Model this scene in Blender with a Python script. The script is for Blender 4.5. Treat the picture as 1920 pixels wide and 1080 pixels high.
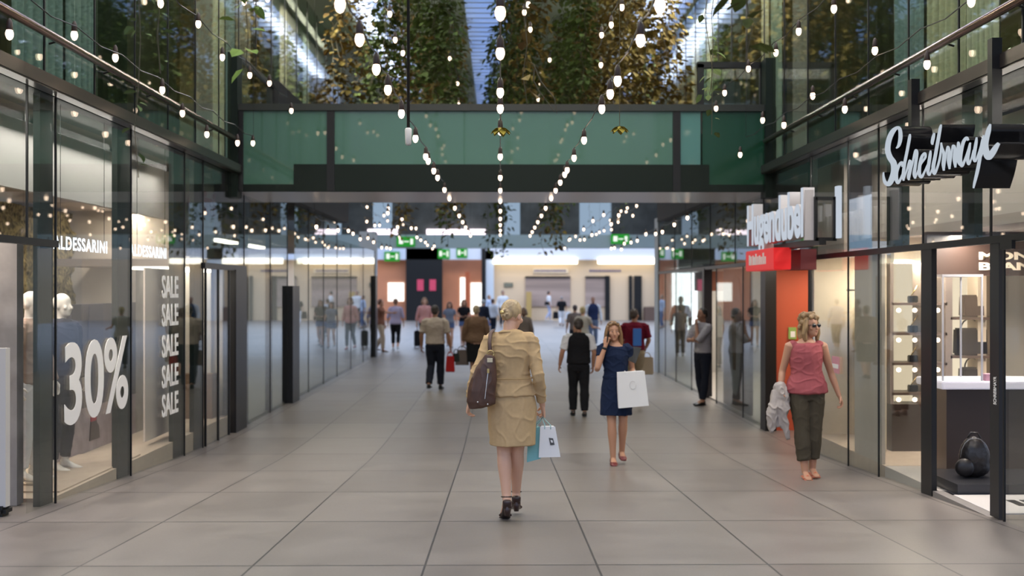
import bpy, bmesh, math, random
from mathutils import Vector, Matrix, noise
R = math.radians
rnd = random.Random(7)
for o in list(bpy.data.objects): bpy.data.objects.remove(o)
S = bpy.context.scene
COL = S.collection
# ---------------------------------------------------------------- camera
ZC = 1.80
F = 2000.0                                    # focal length in pixels of the 1920 wide frame
VX, VY = 938.0, 541.0                         # vanishing point of the passage
cam_d = bpy.data.cameras.new('camera'); cam = bpy.data.objects.new('camera', cam_d); COL.objects.link(cam)
cam_d.sensor_width = 36; cam_d.lens = 36 * F / 1920
cam_d.clip_start = 0.1; cam_d.clip_end = 300
cam.location = (0, 0, ZC)
cam.rotation_euler = (R(90) + math.atan((VY - 540) / F), 0, -math.atan((960 - VX) / F))
cam_d.dof.use_dof = True; cam_d.dof.focus_distance = 8.6; cam_d.dof.aperture_fstop = 1.45
S.camera = cam
# ---------------------------------------------------------------- world
W = bpy.data.worlds.new('sky'); S.world = W; W.use_nodes = True
nt = W.node_tree; bg = nt.nodes['Background']
tc = nt.nodes.new('ShaderNodeTexCoord'); sx = nt.nodes.new('ShaderNodeSeparateXYZ'); cr = nt.nodes.new('ShaderNodeValToRGB')
nt.links.new(tc.outputs['Generated'], sx.inputs[0]); nt.links.new(sx.outputs['Z'], cr.inputs[0]); nt.links.new(cr.outputs[0], bg.inputs[0])
cr.color_ramp.elements[0].color = (.25, .235, .22, 1); cr.color_ramp.elements[0].position = .0
cr.color_ramp.elements[1].color = (.85, 1.1, 1.6, 1); cr.color_ramp.elements[1].position = .45
bg.inputs[1].default_value = 1.0
S.view_settings.view_transform = 'Standard'; S.view_settings.look = 'None'
S.view_settings.exposure = 0.68; S.view_settings.gamma = 1; S.view_settings.use_curve_mapping = False
S.cycles.use_denoising = True
S.cycles.max_bounces = 8; S.cycles.diffuse_bounces = 3; S.cycles.glossy_bounces = 4
S.cycles.transmission_bounces = 4; S.cycles.transparent_max_bounces = 32
S.cycles.sample_clamp_indirect = 6; S.cycles.caustics_reflective = False; S.cycles.caustics_refractive = False

def area(name, loc, rot, sx_, sy_, power, color=(1, .88, .72)):
    l = bpy.data.lights.new(name, 'AREA'); l.shape = 'RECTANGLE'; l.size = sx_; l.size_y = sy_; l.energy = power; l.color = color
    o = bpy.data.objects.new(name, l); o.location = loc; o.rotation_euler = rot; COL.objects.link(o); return o
# lamps over each shop floor behind the glass fronts, plus added fills
area('left_shop_ceiling_lamp', (-4.95, 10.8, 2.9), (0, 0, 0), .16, 4.4, 85, (1, .86, .74))
area('left_bulkhead_fill', (-4.55, 10.6, 3.44), (0, R(-25), 0), .10, 8.5, 75, (1, .93, .86))  # strip added to brighten the white bulkhead
area('left_corner_shop_lamp', (-5.4, 16.5, 2.9), (0, 0, 0), .16, 4.0, 60)
area('left_far_shop_lamp', (-5.6, 26, 2.9), (0, 0, 0), .16, 12, 170)
area('left_curtain_fill', (-4.22, 15, 7.6), (0, R(-12), 0), .12, 22, 420, (1, .88, .70))  # added between glass and curtains to light the curtain faces
area('right_curtain_fill', (4.28, 15, 7.6), (0, R(12), 0), .12, 22, 420, (1, .88, .70))  # same added strip for the right curtains
area('pen_shop_lamp', (5.0, 11.2, 2.38), (0, 0, 0), .16, 2.2, 75, (1, .88, .76))
area('right_bulkhead_fill', (4.55, 9.6, 3.44), (0, R(25), 0), .10, 8.0, 60, (1, .92, .84))  # matching strip added for the right-hand bulkhead
area('cream_shop_lamp', (4.9, 12.9, 2.15), (0, 0, 0), .14, 1.2, 60, (1, .9, .74))
area('orange_entrance_lamp', (4.9, 15.1, 2.1), (0, 0, 0), .14, 1.6, 15, (1, .8, .6))
area('right_far_shop_lamp', (5.4, 22, 2.2), (0, 0, 0), .16, 9, 110)
area('court_fill', (0, 38, 7.6), (0, 0, 0), 9, 8, 170, (.80, .90, 1))  # added panel standing in for daylight through the court roof
area('court_fill', (0, 58, 7.6), (0, 0, 0), 16, 16, 430, (.86, .93, 1))  # larger added panel, again in place of court daylight
area('facade_lamp', (5, 68, 6.5), (R(50), 0, 0), 18, .6, 120, (1, .88, .7))
area('passage_fill', (0, 8, 7.6), (0, 0, 0), 5, 10, 300, (1, .87, .77))  # unseen panel added above the view to light the near floor
area('vine_fill', (-3.85, 25, 7.2), (0, R(-55), 0), .12, 17, 260, (1, .93, .75))  # fill added to brighten the hanging vines
area('vine_fill', (3.85, 25, 7.2), (0, R(55), 0), .12, 17, 260, (1, .93, .75))  # second fill for the vines, added opposite
area('roof_glare_fill', (-2.9, 22, 7.84), (0, 0, 0), .2, 16, 110, (.95, .95, 1))  # added above the slats to imitate bright dashes in the roof
area('roof_glare_fill', (3.45, 20, 7.84), (0, 0, 0), .5, 22, 200, (.95, .95, 1))  # added likewise, imitating the bright right roof band

# ---------------------------------------------------------------- materials
MATS = {}
def mat(name, col, rough=.6, metal=0, emit=None, es=0, spec=.5, noise_amt=0, nscale=8, stretch=(1, 1, 1), bump=0, col2=None):
    if name in MATS: return MATS[name]
    m = bpy.data.materials.new(name); m.use_nodes = True; MATS[name] = m
    n = m.node_tree; b = n.nodes['Principled BSDF']
    b.inputs['Base Color'].default_value = (*col, 1); b.inputs['Roughness'].default_value = rough
    b.inputs['Metallic'].default_value = metal; b.inputs['Specular IOR Level'].default_value = spec
    if emit: b.inputs['Emission Color'].default_value = (*emit, 1); b.inputs['Emission Strength'].default_value = es
    if noise_amt or col2 or bump:
        t = n.nodes.new('ShaderNodeTexCoord'); mp = n.nodes.new('ShaderNodeMapping'); mp.inputs['Scale'].default_value = stretch
        nz = n.nodes.new('ShaderNodeTexNoise'); nz.inputs['Scale'].default_value = nscale; nz.inputs['Detail'].default_value = 4
        n.links.new(t.outputs['Object'], mp.inputs[0]); n.links.new(mp.outputs[0], nz.inputs[0])
        if noise_amt or col2:
            r = n.nodes.new('ShaderNodeValToRGB'); n.links.new(nz.outputs[0], r.inputs[0])
            c2 = col2 or tuple(c * (1 - noise_amt) for c in col)
            r.color_ramp.elements[0].position = .35; r.color_ramp.elements[1].position = .65
            r.color_ramp.elements[0].color = (*c2, 1); r.color_ramp.elements[1].color = (*col, 1)
            n.links.new(r.outputs[0], b.inputs['Base Color'])
        if bump:
            bp = n.nodes.new('ShaderNodeBump'); bp.inputs['Strength'].default_value = bump; bp.inputs['Distance'].default_value = .02
            n.links.new(nz.outputs[0], bp.inputs['Height']); n.links.new(bp.outputs[0], b.inputs['Normal'])
    return m
def glass(name, tint=(.9, .95, .92), ior=1.7, rough=0.0):
    if name in MATS: return MATS[name]
    m = bpy.data.materials.new(name); m.use_nodes = True; MATS[name] = m
    n = m.node_tree; n.nodes.clear()
    out = n.nodes.new('ShaderNodeOutputMaterial'); mx = n.nodes.new('ShaderNodeMixShader')
    tr = n.nodes.new('ShaderNodeBsdfTransparent'); gl = n.nodes.new('ShaderNodeBsdfGlossy'); lw = n.nodes.new('ShaderNodeLayerWeight')
    lw.inputs['Blend'].default_value = .5; pw = n.nodes.new('ShaderNodeMath'); pw.operation = 'POWER'; pw.inputs[1].default_value = 4.5
    ma = n.nodes.new('ShaderNodeMath'); ma.operation = 'MULTIPLY_ADD'; f0 = ((ior - 1) / (ior + 1)) ** 2; ma.inputs[1].default_value = 1 - f0; ma.inputs[2].default_value = f0
    n.links.new(lw.outputs['Facing'], pw.inputs[0]); n.links.new(pw.outputs[0], ma.inputs[0])
    tr.inputs[0].default_value = (*tint, 1); gl.inputs['Roughness'].default_value = rough
    n.links.new(ma.outputs[0], mx.inputs[0]); n.links.new(tr.outputs[0], mx.inputs[1]); n.links.new(gl.outputs[0], mx.inputs[2]); n.links.new(mx.outputs[0], out.inputs[0])
    return m
def emis(name, col, s):
    if name in MATS: return MATS[name]
    m = bpy.data.materials.new(name); m.use_nodes = True; MATS[name] = m
    n = m.node_tree; n.nodes.clear(); out = n.nodes.new('ShaderNodeOutputMaterial'); e = n.nodes.new('ShaderNodeEmission')
    e.inputs[0].default_value = (*col, 1); e.inputs[1].default_value = s; n.links.new(e.outputs[0], out.inputs[0]); return m
def floor_material():
    m = bpy.data.materials.new('stone_slabs'); m.use_nodes = True; n = m.node_tree; b = n.nodes['Principled BSDF']; L = n.links.new
    def M(op, a, bb=None, c=None):
        x = n.nodes.new('ShaderNodeMath'); x.operation = op
        for i, v in enumerate((a, bb, c)):
            if v is None: continue
            if isinstance(v, (int, float)): x.inputs[i].default_value = v
            else: L(v, x.inputs[i])
        return x.outputs[0]
    t = n.nodes.new('ShaderNodeTexCoord'); s = n.nodes.new('ShaderNodeSeparateXYZ'); L(t.outputs['Object'], s.inputs[0])
    u = M('DIVIDE', M('SUBTRACT', s.outputs[0], .07 + .558), 1.116); v = M('DIVIDE', M('SUBTRACT', s.outputs[1], 6.93), 1.70)
    fu, fv = M('FRACT', u), M('FRACT', v)
    du = M('MULTIPLY', M('MINIMUM', fu, M('SUBTRACT', 1, fu)), 1.116); dv = M('MULTIPLY', M('MINIMUM', fv, M('SUBTRACT', 1, fv)), 1.70)
    joint = M('LESS_THAN', M('MINIMUM', du, M('MULTIPLY', dv, .62)), .0075)
    cb = n.nodes.new('ShaderNodeCombineXYZ'); L(M('FLOOR', u), cb.inputs[0]); L(M('FLOOR', v), cb.inputs[1])
    wn = n.nodes.new('ShaderNodeTexWhiteNoise'); L(cb.outputs[0], wn.inputs[0])
    nz = n.nodes.new('ShaderNodeTexNoise'); nz.inputs['Scale'].default_value = 1.3; nz.inputs['Detail'].default_value = 6; nz.inputs['Roughness'].default_value = .65; L(t.outputs['Object'], nz.inputs[0])
    n2 = n.nodes.new('ShaderNodeTexNoise'); n2.inputs['Scale'].default_value = 60; L(t.outputs['Object'], n2.inputs[0])
    val = M('ADD', M('ADD', M('MULTIPLY', wn.outputs[0], .14), M('MULTIPLY', nz.outputs[0], .45)), M('MULTIPLY', n2.outputs[0], .12))
    r = n.nodes.new('ShaderNodeValToRGB'); L(val, r.inputs[0])
    r.color_ramp.elements[0].position = .15; r.color_ramp.elements[0].color = (.135, .113, .098, 1)
    r.color_ramp.elements[1].position = .55; r.color_ramp.elements[1].color = (.25, .217, .192, 1)
    mx = n.nodes.new('ShaderNodeMix'); mx.data_type = 'RGBA'; L(joint, mx.inputs['Factor']); L(r.outputs[0], mx.inputs['A']); mx.inputs['B'].default_value = (.045, .04, .037, 1)
    L(mx.outputs['Result'], b.inputs['Base Color'])
    L(M('ADD', M('MULTIPLY', nz.outputs[0], .22), .27), b.inputs['Roughness'])
    return m
black = mat('black_metal', (.012, .012, .013), .35, .3)
bronze = mat('bronze_metal', (.10, .085, .078), .28, .8)
dgreen = mat('green_column_paint', (.006, .014, .010), .5, spec=.25)
white = mat('white_paint', (.75, .74, .72), .6)
cream = mat('cream_wall_paint', (.72, .60, .44), .7, noise_amt=.12, nscale=3)
beige = mat('beige_plaster', (.50, .45, .40), .8, noise_amt=.1, nscale=2)
greyw = mat('light_grey_panel', (.52, .50, .48), .7)
concrete = mat('concrete', (.36, .33, .31), .8, noise_amt=.35, nscale=3, bump=.15)
orange = mat('orange_paint', (.47, .085, .035), .6)
wood = mat('dark_brown_wood', (.045, .028, .022), .35)
shopglass = glass('shop_glass', (.95, .965, .955), 1.5)
farglass = glass('reflecting_shop_glass', (.80, .84, .82), 1.9)
upglass = glass('green_tinted_glass', (.86, .94, .89), 1.7)
bulbm = emis('warm_bulb', (1, .74, .54), 3.6)
stripm = emis('lamp_strip', (1, .93, .78), 7)

# ---------------------------------------------------------------- mesh helpers
WK = bpy.data.scenes.new('workbench')         # scratch scene for shaping meshes, removed at the end
def work_dg():
    with bpy.context.temp_override(scene=WK, view_layer=WK.view_layers[0]):
        dg = bpy.context.evaluated_depsgraph_get(); dg.update(); return dg
def T(o, label=None, cat=None, group=None, kind=None):
    if label: o['label'] = label
    if cat: o['category'] = cat
    if group: o['group'] = group
    if kind: o['kind'] = kind
    return o
def empty(name, loc=(0, 0, 0), rz=0, **k):
    o = bpy.data.objects.new(name, None); o.location = loc; o.rotation_euler = (0, 0, rz); o.empty_display_size = .1; COL.objects.link(o); return T(o, **k)
def link(name, me, m, parent=None, loc=None, smooth=False, **k):
    o = bpy.data.objects.new(name, me); COL.objects.link(o)
    if m: me.materials.clear(); me.materials.append(m)
    if parent: o.parent = parent
    if loc: o.location = loc
    if smooth:
        for p in me.polygons: p.use_smooth = True
    return T(o, **k)
def obj(name, bm, m, parent=None, loc=None, smooth=False, **k):
    bmesh.ops.recalc_face_normals(bm, faces=bm.faces)
    me = bpy.data.meshes.new(name); bm.to_mesh(me); bm.free()
    return link(name, me, m, parent, loc, smooth, **k)
def box(bm, a, b, rot=None, c=None):
    a, b = Vector(a), Vector(b); ce = (a + b) / 2; d = b - a
    r = bmesh.ops.create_cube(bm, size=1.0)['verts']
    for v in r:
        p = Vector((v.co.x * d.x, v.co.y * d.y, v.co.z * d.z))
        if rot: p = rot @ p
        v.co = p + ce
    return r
def B(a, b, bev=0):
    bm = bmesh.new(); box(bm, a, b)
    if bev: bmesh.ops.bevel(bm, geom=bm.edges[:], offset=bev, segments=2, affect='EDGES')
    return bm
def BX(name, a, b, m, parent=None, bev=0, **k): return obj(name, B(a, b, bev), m, parent, **k)
def sweep(bm, pts, rad, n=10, ref=(1, 0, 0), cap=.6):
    """closed tube through pts; rad = r or (ru, rv) per point"""
    pts = [Vector(p) for p in pts]; ref = Vector(ref)
    rad = [(r, r) if isinstance(r, (int, float)) else r for r in rad]
    rings = []
    def ring(c, t, ru, rv):
        rf = ref if abs(t.dot(ref)) < .93 else Vector((0, 1, 0))
        u = (rf - t * rf.dot(t)).normalized(); v = t.cross(u)
        return [bm.verts.new(c + u * ru * math.cos(2 * math.pi * i / n) + v * rv * math.sin(2 * math.pi * i / n)) for i in range(n)]
    N = len(pts); tans = []
    for i in range(N):
        t = (pts[min(i + 1, N - 1)] - pts[max(i - 1, 0)]); tans.append(t.normalized() if t.length > 1e-9 else Vector((0, 0, 1)))
    def capring(i, sgn):
        ru, rv = rad[i]; e = min(ru, rv) * cap
        return ring(pts[i] + tans[i] * sgn * e * .7, tans[i], ru * .7, rv * .7), bm.verts.new(pts[i] + tans[i] * sgn * e)
    r0, c0 = capring(0, -1); rings.append(r0)
    for i in range(N): rings.append(ring(pts[i], tans[i], *rad[i]))
    r1, c1 = capring(N - 1, 1); rings.append(r1)
    for a, b in zip(rings, rings[1:]):
        for i in range(n): bm.faces.new((a[i], a[(i + 1) % n], b[(i + 1) % n], b[i]))
    for i in range(n): bm.faces.new((c0, rings[0][(i + 1) % n], rings[0][i])); bm.faces.new((c1, rings[-1][i], rings[-1][(i + 1) % n]))
def csweep(bm, pts, rad, n=10, ref=(1, 0, 0), cap=.6, sub=3):
    """sweep through a smooth curve of the given rings"""
    rad = [(r, r) if isinstance(r, (int, float)) else r for r in rad]; Q = [(Vector(p), Vector((q[0], q[1], 0))) for p, q in zip(pts, rad)]
    out = []; N = len(Q)
    for i in range(N - 1):
        a, b, c, d = (Q[max(0, min(N - 1, j))] for j in (i - 1, i, i + 1, i + 2))
        for k in range(sub):
            t = k / sub; f = lambda j: .5 * ((2 * b[j]) + (c[j] - a[j]) * t + (2 * a[j] - 5 * b[j] + 4 * c[j] - d[j]) * t * t + (3 * b[j] - a[j] - 3 * c[j] + d[j]) * t ** 3)
            out.append((f(0), f(1)))
    out.append(Q[-1]); sweep(bm, [o[0] for o in out], [(max(o[1].x, .002), max(o[1].y, .002)) for o in out], n, ref, cap)
def ell(bm, c, r, rot=None, seg=14):
    vs = bmesh.ops.create_uvsphere(bm, u_segments=seg, v_segments=max(8, seg - 4), radius=1)['verts']
    for v in vs:
        p = Vector((v.co.x * r[0], v.co.y * r[1], v.co.z * r[2]))
        if rot: p = rot @ p
        v.co = p + Vector(c)
def fuse(bm, vox, smooth=4, folds=0, fscale=12, fstretch=(1, 1, 1), seed=0):
    bmesh.ops.recalc_face_normals(bm, faces=bm.faces)
    me = bpy.data.meshes.new('t'); bm.to_mesh(me); bm.free()
    o = bpy.data.objects.new('t', me); WK.collection.objects.link(o)
    r = o.modifiers.new('r', 'REMESH'); r.mode = 'VOXEL'; r.voxel_size = vox; r.adaptivity = 0
    if smooth: s = o.modifiers.new('s', 'SMOOTH'); s.factor = .5; s.iterations = smooth
    dg = work_dg()
    out = bpy.data.meshes.new_from_object(o.evaluated_get(dg)); bpy.data.objects.remove(o); bpy.data.meshes.remove(me)
    if folds:
        off = Vector((seed * 3.7, seed * 1.3, seed * 2.1)); st = Vector(fstretch)
        nrm = [v.normal.copy() for v in out.vertices]; co = []
        for v, nn in zip(out.vertices, nrm):
            c = v.co; p = Vector((c.x * st.x, c.y * st.y, c.z * st.z)) * fscale + off
            q = noise.noise(p) * .45 + (1 - min(1, abs(noise.noise(p * 1.5 + Vector((3, 1, 2)))) * 3.2)) ** 2 * .75
            co.extend(c + nn * (q - .2) * folds)
        out.vertices.foreach_set('co', co); out.update()
    return out
def cyl(bm, p0, p1, r, n=12): sweep(bm, [p0, p1], [r, r], n=n, cap=.02)
def rect_poly(bm, pts2, plane, d0, d1):
    """extrude a 2-D outline; plane maps (a, b, depth) to a point"""
    A = [bm.verts.new(plane(a, b, d0)) for a, b in pts2]; Bv = [bm.verts.new(plane(a, b, d1)) for a, b in pts2]
    bm.faces.new(A); bm.faces.new(Bv[::-1]); n = len(A)
    for i in range(n): bm.faces.new((A[i], A[(i + 1) % n], Bv[(i + 1) % n], Bv[i]))
def text_mesh(s, plane, depth, a0, a1, b0, b1, bold=.0, space=1.0):
    """lettering fitted to a rectangle a0..a1 x b0..b1 and put through plane(a, b, depth)"""
    cu = bpy.data.curves.new('t', 'FONT'); cu.body = s; cu.extrude = .5; cu.offset = bold; cu.space_character = space; cu.resolution_u = 6
    o = bpy.data.objects.new('t', cu); WK.collection.objects.link(o); dg = work_dg()
    me = bpy.data.meshes.new_from_object(o.evaluated_get(dg)); bpy.data.objects.remove(o)
    xs = [v.co.x for v in me.vertices]; ys = [v.co.y for v in me.vertices]; zs = [v.co.z for v in me.vertices]
    x0, x1, y0, y1, z0, z1 = min(xs), max(xs), min(ys), max(ys), min(zs), max(zs)
    for v in me.vertices:
        v.co = plane(a0 + (v.co.x - x0) / (x1 - x0) * (a1 - a0), b0 + (v.co.y - y0) / (y1 - y0) * (b1 - b0), (v.co.z - z0) / (z1 - z0) * depth)
    return me

# ---------------------------------------------------------------- ground profile and pixel helpers
def gz(y):
    if y < 13: return -.05 * (y - 7)
    if y > 16: return -.36
    t = (y - 13) / 3; return -.30 - .06 * (t * (2 - t))
def at(px, py, Y): return Vector(((px - VX) * Y / F, Y, ZC - (py - VY) * Y / F))
def ground(px, py):
    Y = 10.
    for _ in range(60): Y = .5 * Y + .5 * F * (ZC - gz(Y)) / (py - VY)
    return Vector(((px - VX) * Y / F, Y, gz(Y)))

# ================================================================= SETTING
XL, XR = -4.0, 4.06
bm = bmesh.new(); ys = [-4 + i * .5 for i in range(42)] + [18, 24, 30, 40, 60, 76]; ys = sorted(set(ys)); prev = None
for y in ys:
    row = [bm.verts.new((x, y, gz(y))) for x in (-20, 20)]
    if prev: bm.faces.new((prev[0], prev[1], row[1], row[0]))
    prev = row
fo = obj('floor', bm, floor_material(), kind='structure')
# interior floors a little above the paving, behind the glass
for i, (x0, x1, y0, y1, z, m) in enumerate([(-9, XL - .06, 9.7, 16.0, -.10, mat('shop_floor_sand', (.50, .40, .31), .5, noise_amt=.1)), (-9, XL - .06, 16.2, 34, -.33, mat('shop_floor_pale', (.42, .38, .34), .4)),
                                     (XR + .06, 9, 11.4, 13.9, -.1, mat('shop_floor_sand', (0, 0, 0))), (XR + .06, 9, 5, 11.38, -.10, mat('shop_floor_white', (.50, .47, .44), .35)), (XR + .06, 9, 16.4, 27.3, -.33, mat('shop_floor_pale', (0, 0, 0)))]):
    BX('floor_shop', (x0, y0, z - .3), (x1, y1, z), m, kind='structure')

# ---- ceiling over the passage: three glazed roof bands crossed by slats, solid bands between
bm = bmesh.new()
for x0, x1 in ((-9, -3.2), (-2.2, -.75), (.25, 2.9), (4.0, 9)): box(bm, (x0, -2, 7.8), (x1, 43, 8.0))
obj('ceiling', bm, mat('roof_panel', (.26, .32, .29), .7), kind='structure')  # solid bands coloured lighter and greener to imitate haze
slat = mat('roof_slat_metal', (.55, .62, .75), .4, .2)
for n_, (x0, x1) in enumerate(((-3.2, -2.2), (-.75, .25), (2.9, 4.0))):
    bm = bmesh.new(); y = 4
    while y < 43: box(bm, (x0, y, 7.72), (x1, y + .09, 7.80)); y += .42
    obj('roof_slats', bm, slat, label=('slatted glass roof band over the %s of the passage' % ('left side', 'middle', 'right side')[n_]), cat='roof louvre')
    for o in [BX('window_roof', (x0, -2, 7.88), (x1, 43, 7.90), glass('roof_glass', (.75, .85, 1), 1.2), kind='structure')]: pass

# ---- side walls
def pane(side, y0, y1, z0, z1, m, n=[0], frame=True):
    n[0] += 1; X = XL if side < 0 else XR; d = .006 * side
    w = BX('window_%d' % n[0], (min(X, X + 2 * d), y0 + .008, z0), (max(X, X + 2 * d), y1 - .008, z1), m, kind='structure')
    if frame:
        fr = bmesh.new(); box(fr, (X - .008, y1 - .010, z0), (X + .008, y1 + .010, z1)); obj('window_frame', fr, black, w)
    return w
ZT, ZB = ZC + .40, ZC + 1.72            # transom and rail heights
# left ground floor
for y0, y1, m in ((9.06, 9.64, shopglass), (9.64, 11.6, shopglass), (11.6, 13.56, shopglass), (13.56, 14.4, shopglass), (16.7, 18.6, farglass), (18.6, 20.1, farglass),
                  (20.8, 22.3, farglass), (22.3, 24.2, farglass), (24.2, 26.2, farglass), (26.2, 28.6, farglass), (28.6, 31.2, farglass), (31.2, 34, farglass)):
    pane(-1, y0, y1, gz(y1) - .02, ZB if y1 < 27.5 else ZT + .8, m)
pane(-1, 14.4, 16.7, ZT - .1, ZB, farglass); pane(-1, 6.0, 9.06, ZT, ZB, shopglass)
# right ground floor
for y0, y1, m in ((10.2, 11.4, shopglass), (11.4, 12.4, shopglass), (12.4, 13.9, shopglass), (16.4, 17.8, farglass), (17.8, 20.0, shopglass), (21.2, 22.6, shopglass), (22.6, 24.6, farglass), (24.6, 26.2, farglass), (26.2, 27.3, farglass), (6.2, 8.55, shopglass)):
    pane(1, y0, y1, gz(y1) - .02, ZT, m)
for y0, y1 in ((5.5, 7.2), (7.2, 8.78), (8.78, 10.2), (10.2, 11.4), (11.4, 12.4), (12.4, 13.9), (13.9, 16.4), (16.4, 18.4), (18.4, 20.6), (20.6, 22.6), (22.6, 24.8), (24.8, 27.3)):
    pane(1, y0, y1, ZT + .03, ZB, shopglass if y1 < 14 else farglass)
# upper glazing both sides
for s in (-1, 1):
    y = 3.6
    while y < 27:
        y1 = min(y + 1.16, 27.0); pane(s, y, y1, ZB + .16, 7.75, upglass); y = y1
# transoms, rails
for s, X in ((-1, XL), (1, XR)):
    side = 'left' if s < 0 else 'right'
    rb = BX('beam', (X - s * .14 if s > 0 else X, 2, ZB), (X if s > 0 else X + .14, 18.5, ZB + .13), bronze, bev=.012, label='bronze metal floor edge beam above the %s shop fronts' % side, cat='beam')
    BX('slab_edge', (min(X, X + s * .5), 2, ZB + .0), (max(X, X + s * .5), 27, ZB + .15), dgreen, rb)
    bm = bmesh.new(); cyl(bm, (X - s * .10, 2, ZC + 2.2), (X - s * .10, 15.9, ZC + 2.2), .038)
    hr = obj('handrail', bm, mat('copper_rail', (.30, .20, .16), .22, .9), smooth=True, label='long polished handrail in front of the %s upper glazing' % side, cat='handrail')
    for k in range(10):
        bm = bmesh.new(); cyl(bm, (X - s * .10, 3 + k * 1.3, ZC + 2.2), (X, 3 + k * 1.3, ZC + 2.17), .01); obj('bracket', bm, black, hr)
    BX('trim_%d' % (1 if s < 0 else 2), (X - .03, 6 if s < 0 else 5, ZT - .03), (X + .03, 9.64 if s < 0 else 13.9, ZT + .03), black, kind='structure')
BX('trim_3', (XR - .03, 16.3, ZT - .03), (XR + .03, 27.3, ZT + .03), black, kind='structure')
BX('trim_4', (XL - .03, 14.4, ZT - .13), (XL + .03, 16.75, ZT - .05), black, kind='structure')
# dark green columns just behind the glass
k = 0
for X0, X1, lst in ((XL - .11, XL - .05, ((9.43, 9.70), (11.33, 11.72), (13.27, 13.70), (14.15, 14.55), (16.8, 17.2), (18.7, 19.0))), (XR + .05, XR + .12, ((9.2, 9.45), (10.85, 11.3), (14.0, 14.2), (16.5, 16.8)))):
    for y0, y1 in lst:
        k += 1; BX('column_%d' % k, (X0, y0, ZT if X0 > 0 and y1 < 13 else -.4), (X1, y1, ZB), dgreen, kind='structure')
# black posts at doors
BX('door_post', (XL - .15, 16.0, -.4), (XL + .05, 16.68, ZT - .12), black, label='thick black door post at the left doorway after the display windows', cat='post')
BX('door_post', (XL - .1, 20.1, -.4), (XL + .10, 20.78, ZT - .35), black, label='black upright post in the reflecting left glass front', cat='post')
BX('door_post', (XL - .1, 33.6, -.4), (XL + .08, 34.1, ZT), black, label='slim black post at the far end of the left glass front', cat='post')
BX('door_post', (XR - .02, 9.95, -.3), (XR + .03, 10.2, ZT), black, label='black door post left of the pen shop doorway', cat='post')
BX('door_post', (XR - .05, 16.1, -.4), (XR + .12, 16.4, ZT - .1), black, label='black post left of the orange wall', cat='post')
BX('door_post', (XR - .04, 21.0, -.4), (XR + .12, 21.2, ZT), black, label='black post behind the man with folded arms', cat='post')
# black upper blocks behind the footbridge
BX('wall_upper_left', (XL - .3, 18.6, ZC + 1.66), (XL + .14, 27.2, ZB + 1.9), mat('black_cladding', (.008, .008, .009), .6), kind='structure')
BX('wall_upper_right', (XR - .14, 18.6, ZC + 1.66), (XR + .3, 26.6, ZB + 1.9), mat('black_cladding', (0, 0, 0)), kind='structure')
# upper rooms: back walls, and curtains added to imitate streaky reflections in the glazing
cols = [(.34, .31, .22), (.17, .21, .18), (.36, .34, .26), (.24, .26, .20), (.12, .17, .19), (.42, .37, .30), (.30, .28, .23), (.16, .14, .13)]
for s, X in ((-1, XL), (1, XR)):
    BX('wall_gallery_%s' % ('left' if s < 0 else 'right'), (min(X + s * 2.6, X + s * 2.7), 2, ZB + .15), (max(X + s * 2.6, X + s * 2.7), 27, 7.8), mat('gallery_wall', (.35, .31, .17), .8), kind='structure')
    BX('floor_gallery_%s' % ('left' if s < 0 else 'right'), (min(X + s * .5, X + s * 2.7), 2, ZB), (max(X + s * .5, X + s * 2.7), 27, ZB + .15), mat('gallery_floor', (.12, .10, .08), .7), kind='structure')
    y = 3.8
    while y < 26.5:
        w = rnd.uniform(.5, 1.2); c = rnd.choice(cols)
        if rnd.random() < .72:
            bm = bmesh.new(); n_ = 24; pv = None
            for i in range(n_ + 1):
                yy = y + w * i / n_; xx = X + s * (.45 + .05 * math.sin(i * 1.7 + y)); row = [bm.verts.new((xx, yy, ZB + .2)), bm.verts.new((xx, yy, 7.6))]
                if pv: bm.faces.new((pv[0], pv[1], row[1], row[0]))
                pv = row
            bmesh.ops.solidify(bm, geom=bm.faces[:], thickness=.01)
            cn = ('olive', 'dark green', 'straw coloured', 'moss green', 'deep teal', 'pale ochre', 'khaki', 'charcoal')[cols.index(c)]
            obj('curtain', bm, mat('curtain_%s' % cn.replace(' ', '_'), c, .8), smooth=True, label='%s curtain imitating a streak behind the %s upper glazing' % (cn, 'left' if s < 0 else 'right'), cat='curtain', group='%s streak curtains behind the %s upper glazing' % (cn, 'left' if s < 0 else 'right'))
        y += w + .02

# ================================================================= FOOTBRIDGE
zb, zt, Y0, Y1 = ZC + 1.46, ZC + 2.73, 16.0, 18.15
br = empty('footbridge', (0, 16, zb), label='green glass footbridge crossing the passage between both upper floors', cat='footbridge')
def bp(name, a, b, m, **k):
    o = BX(name, a, b, m, **k); o.parent = br; o.matrix_parent_inverse = Matrix.Translation((0, -16, -zb)); return o
gpanel = mat('green_glass_panel', (.08, .175, .125), .03, spec=.6)
gdark = mat('dark_green_panel', (.010, .016, .012), .35, spec=.2)
bp('deck', (XL - .1, Y0 + .05, zb), (XR + .1, Y1, zb + .10), mat('bridge_soffit', (.50, .46, .46), .3))
bp('lower_fascia', (at(552, 0, 16).x, Y0 - .02, zb), (at(1330, 0, 16).x, Y0 + .06, zb + .40), gdark)
bp('bottom_edge', (XL, Y0 - .01, zb - .01), (XR, Y0 + .05, zb + .10), gdark)
for a, b, m in ((458, 614, gpanel), (628, 1262, gpanel), (1276, 1314, mat('teal_glass_panel', (.10, .24, .22), .12)), (1318, 1440, mat('deep_green_panel', (.012, .06, .032), .12))):
    bp('parapet_panel', (at(a, 0, 16).x, Y0, zb + .10), (at(b, 0, 16).x, Y0 + .03, zt - .06), m)
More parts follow.
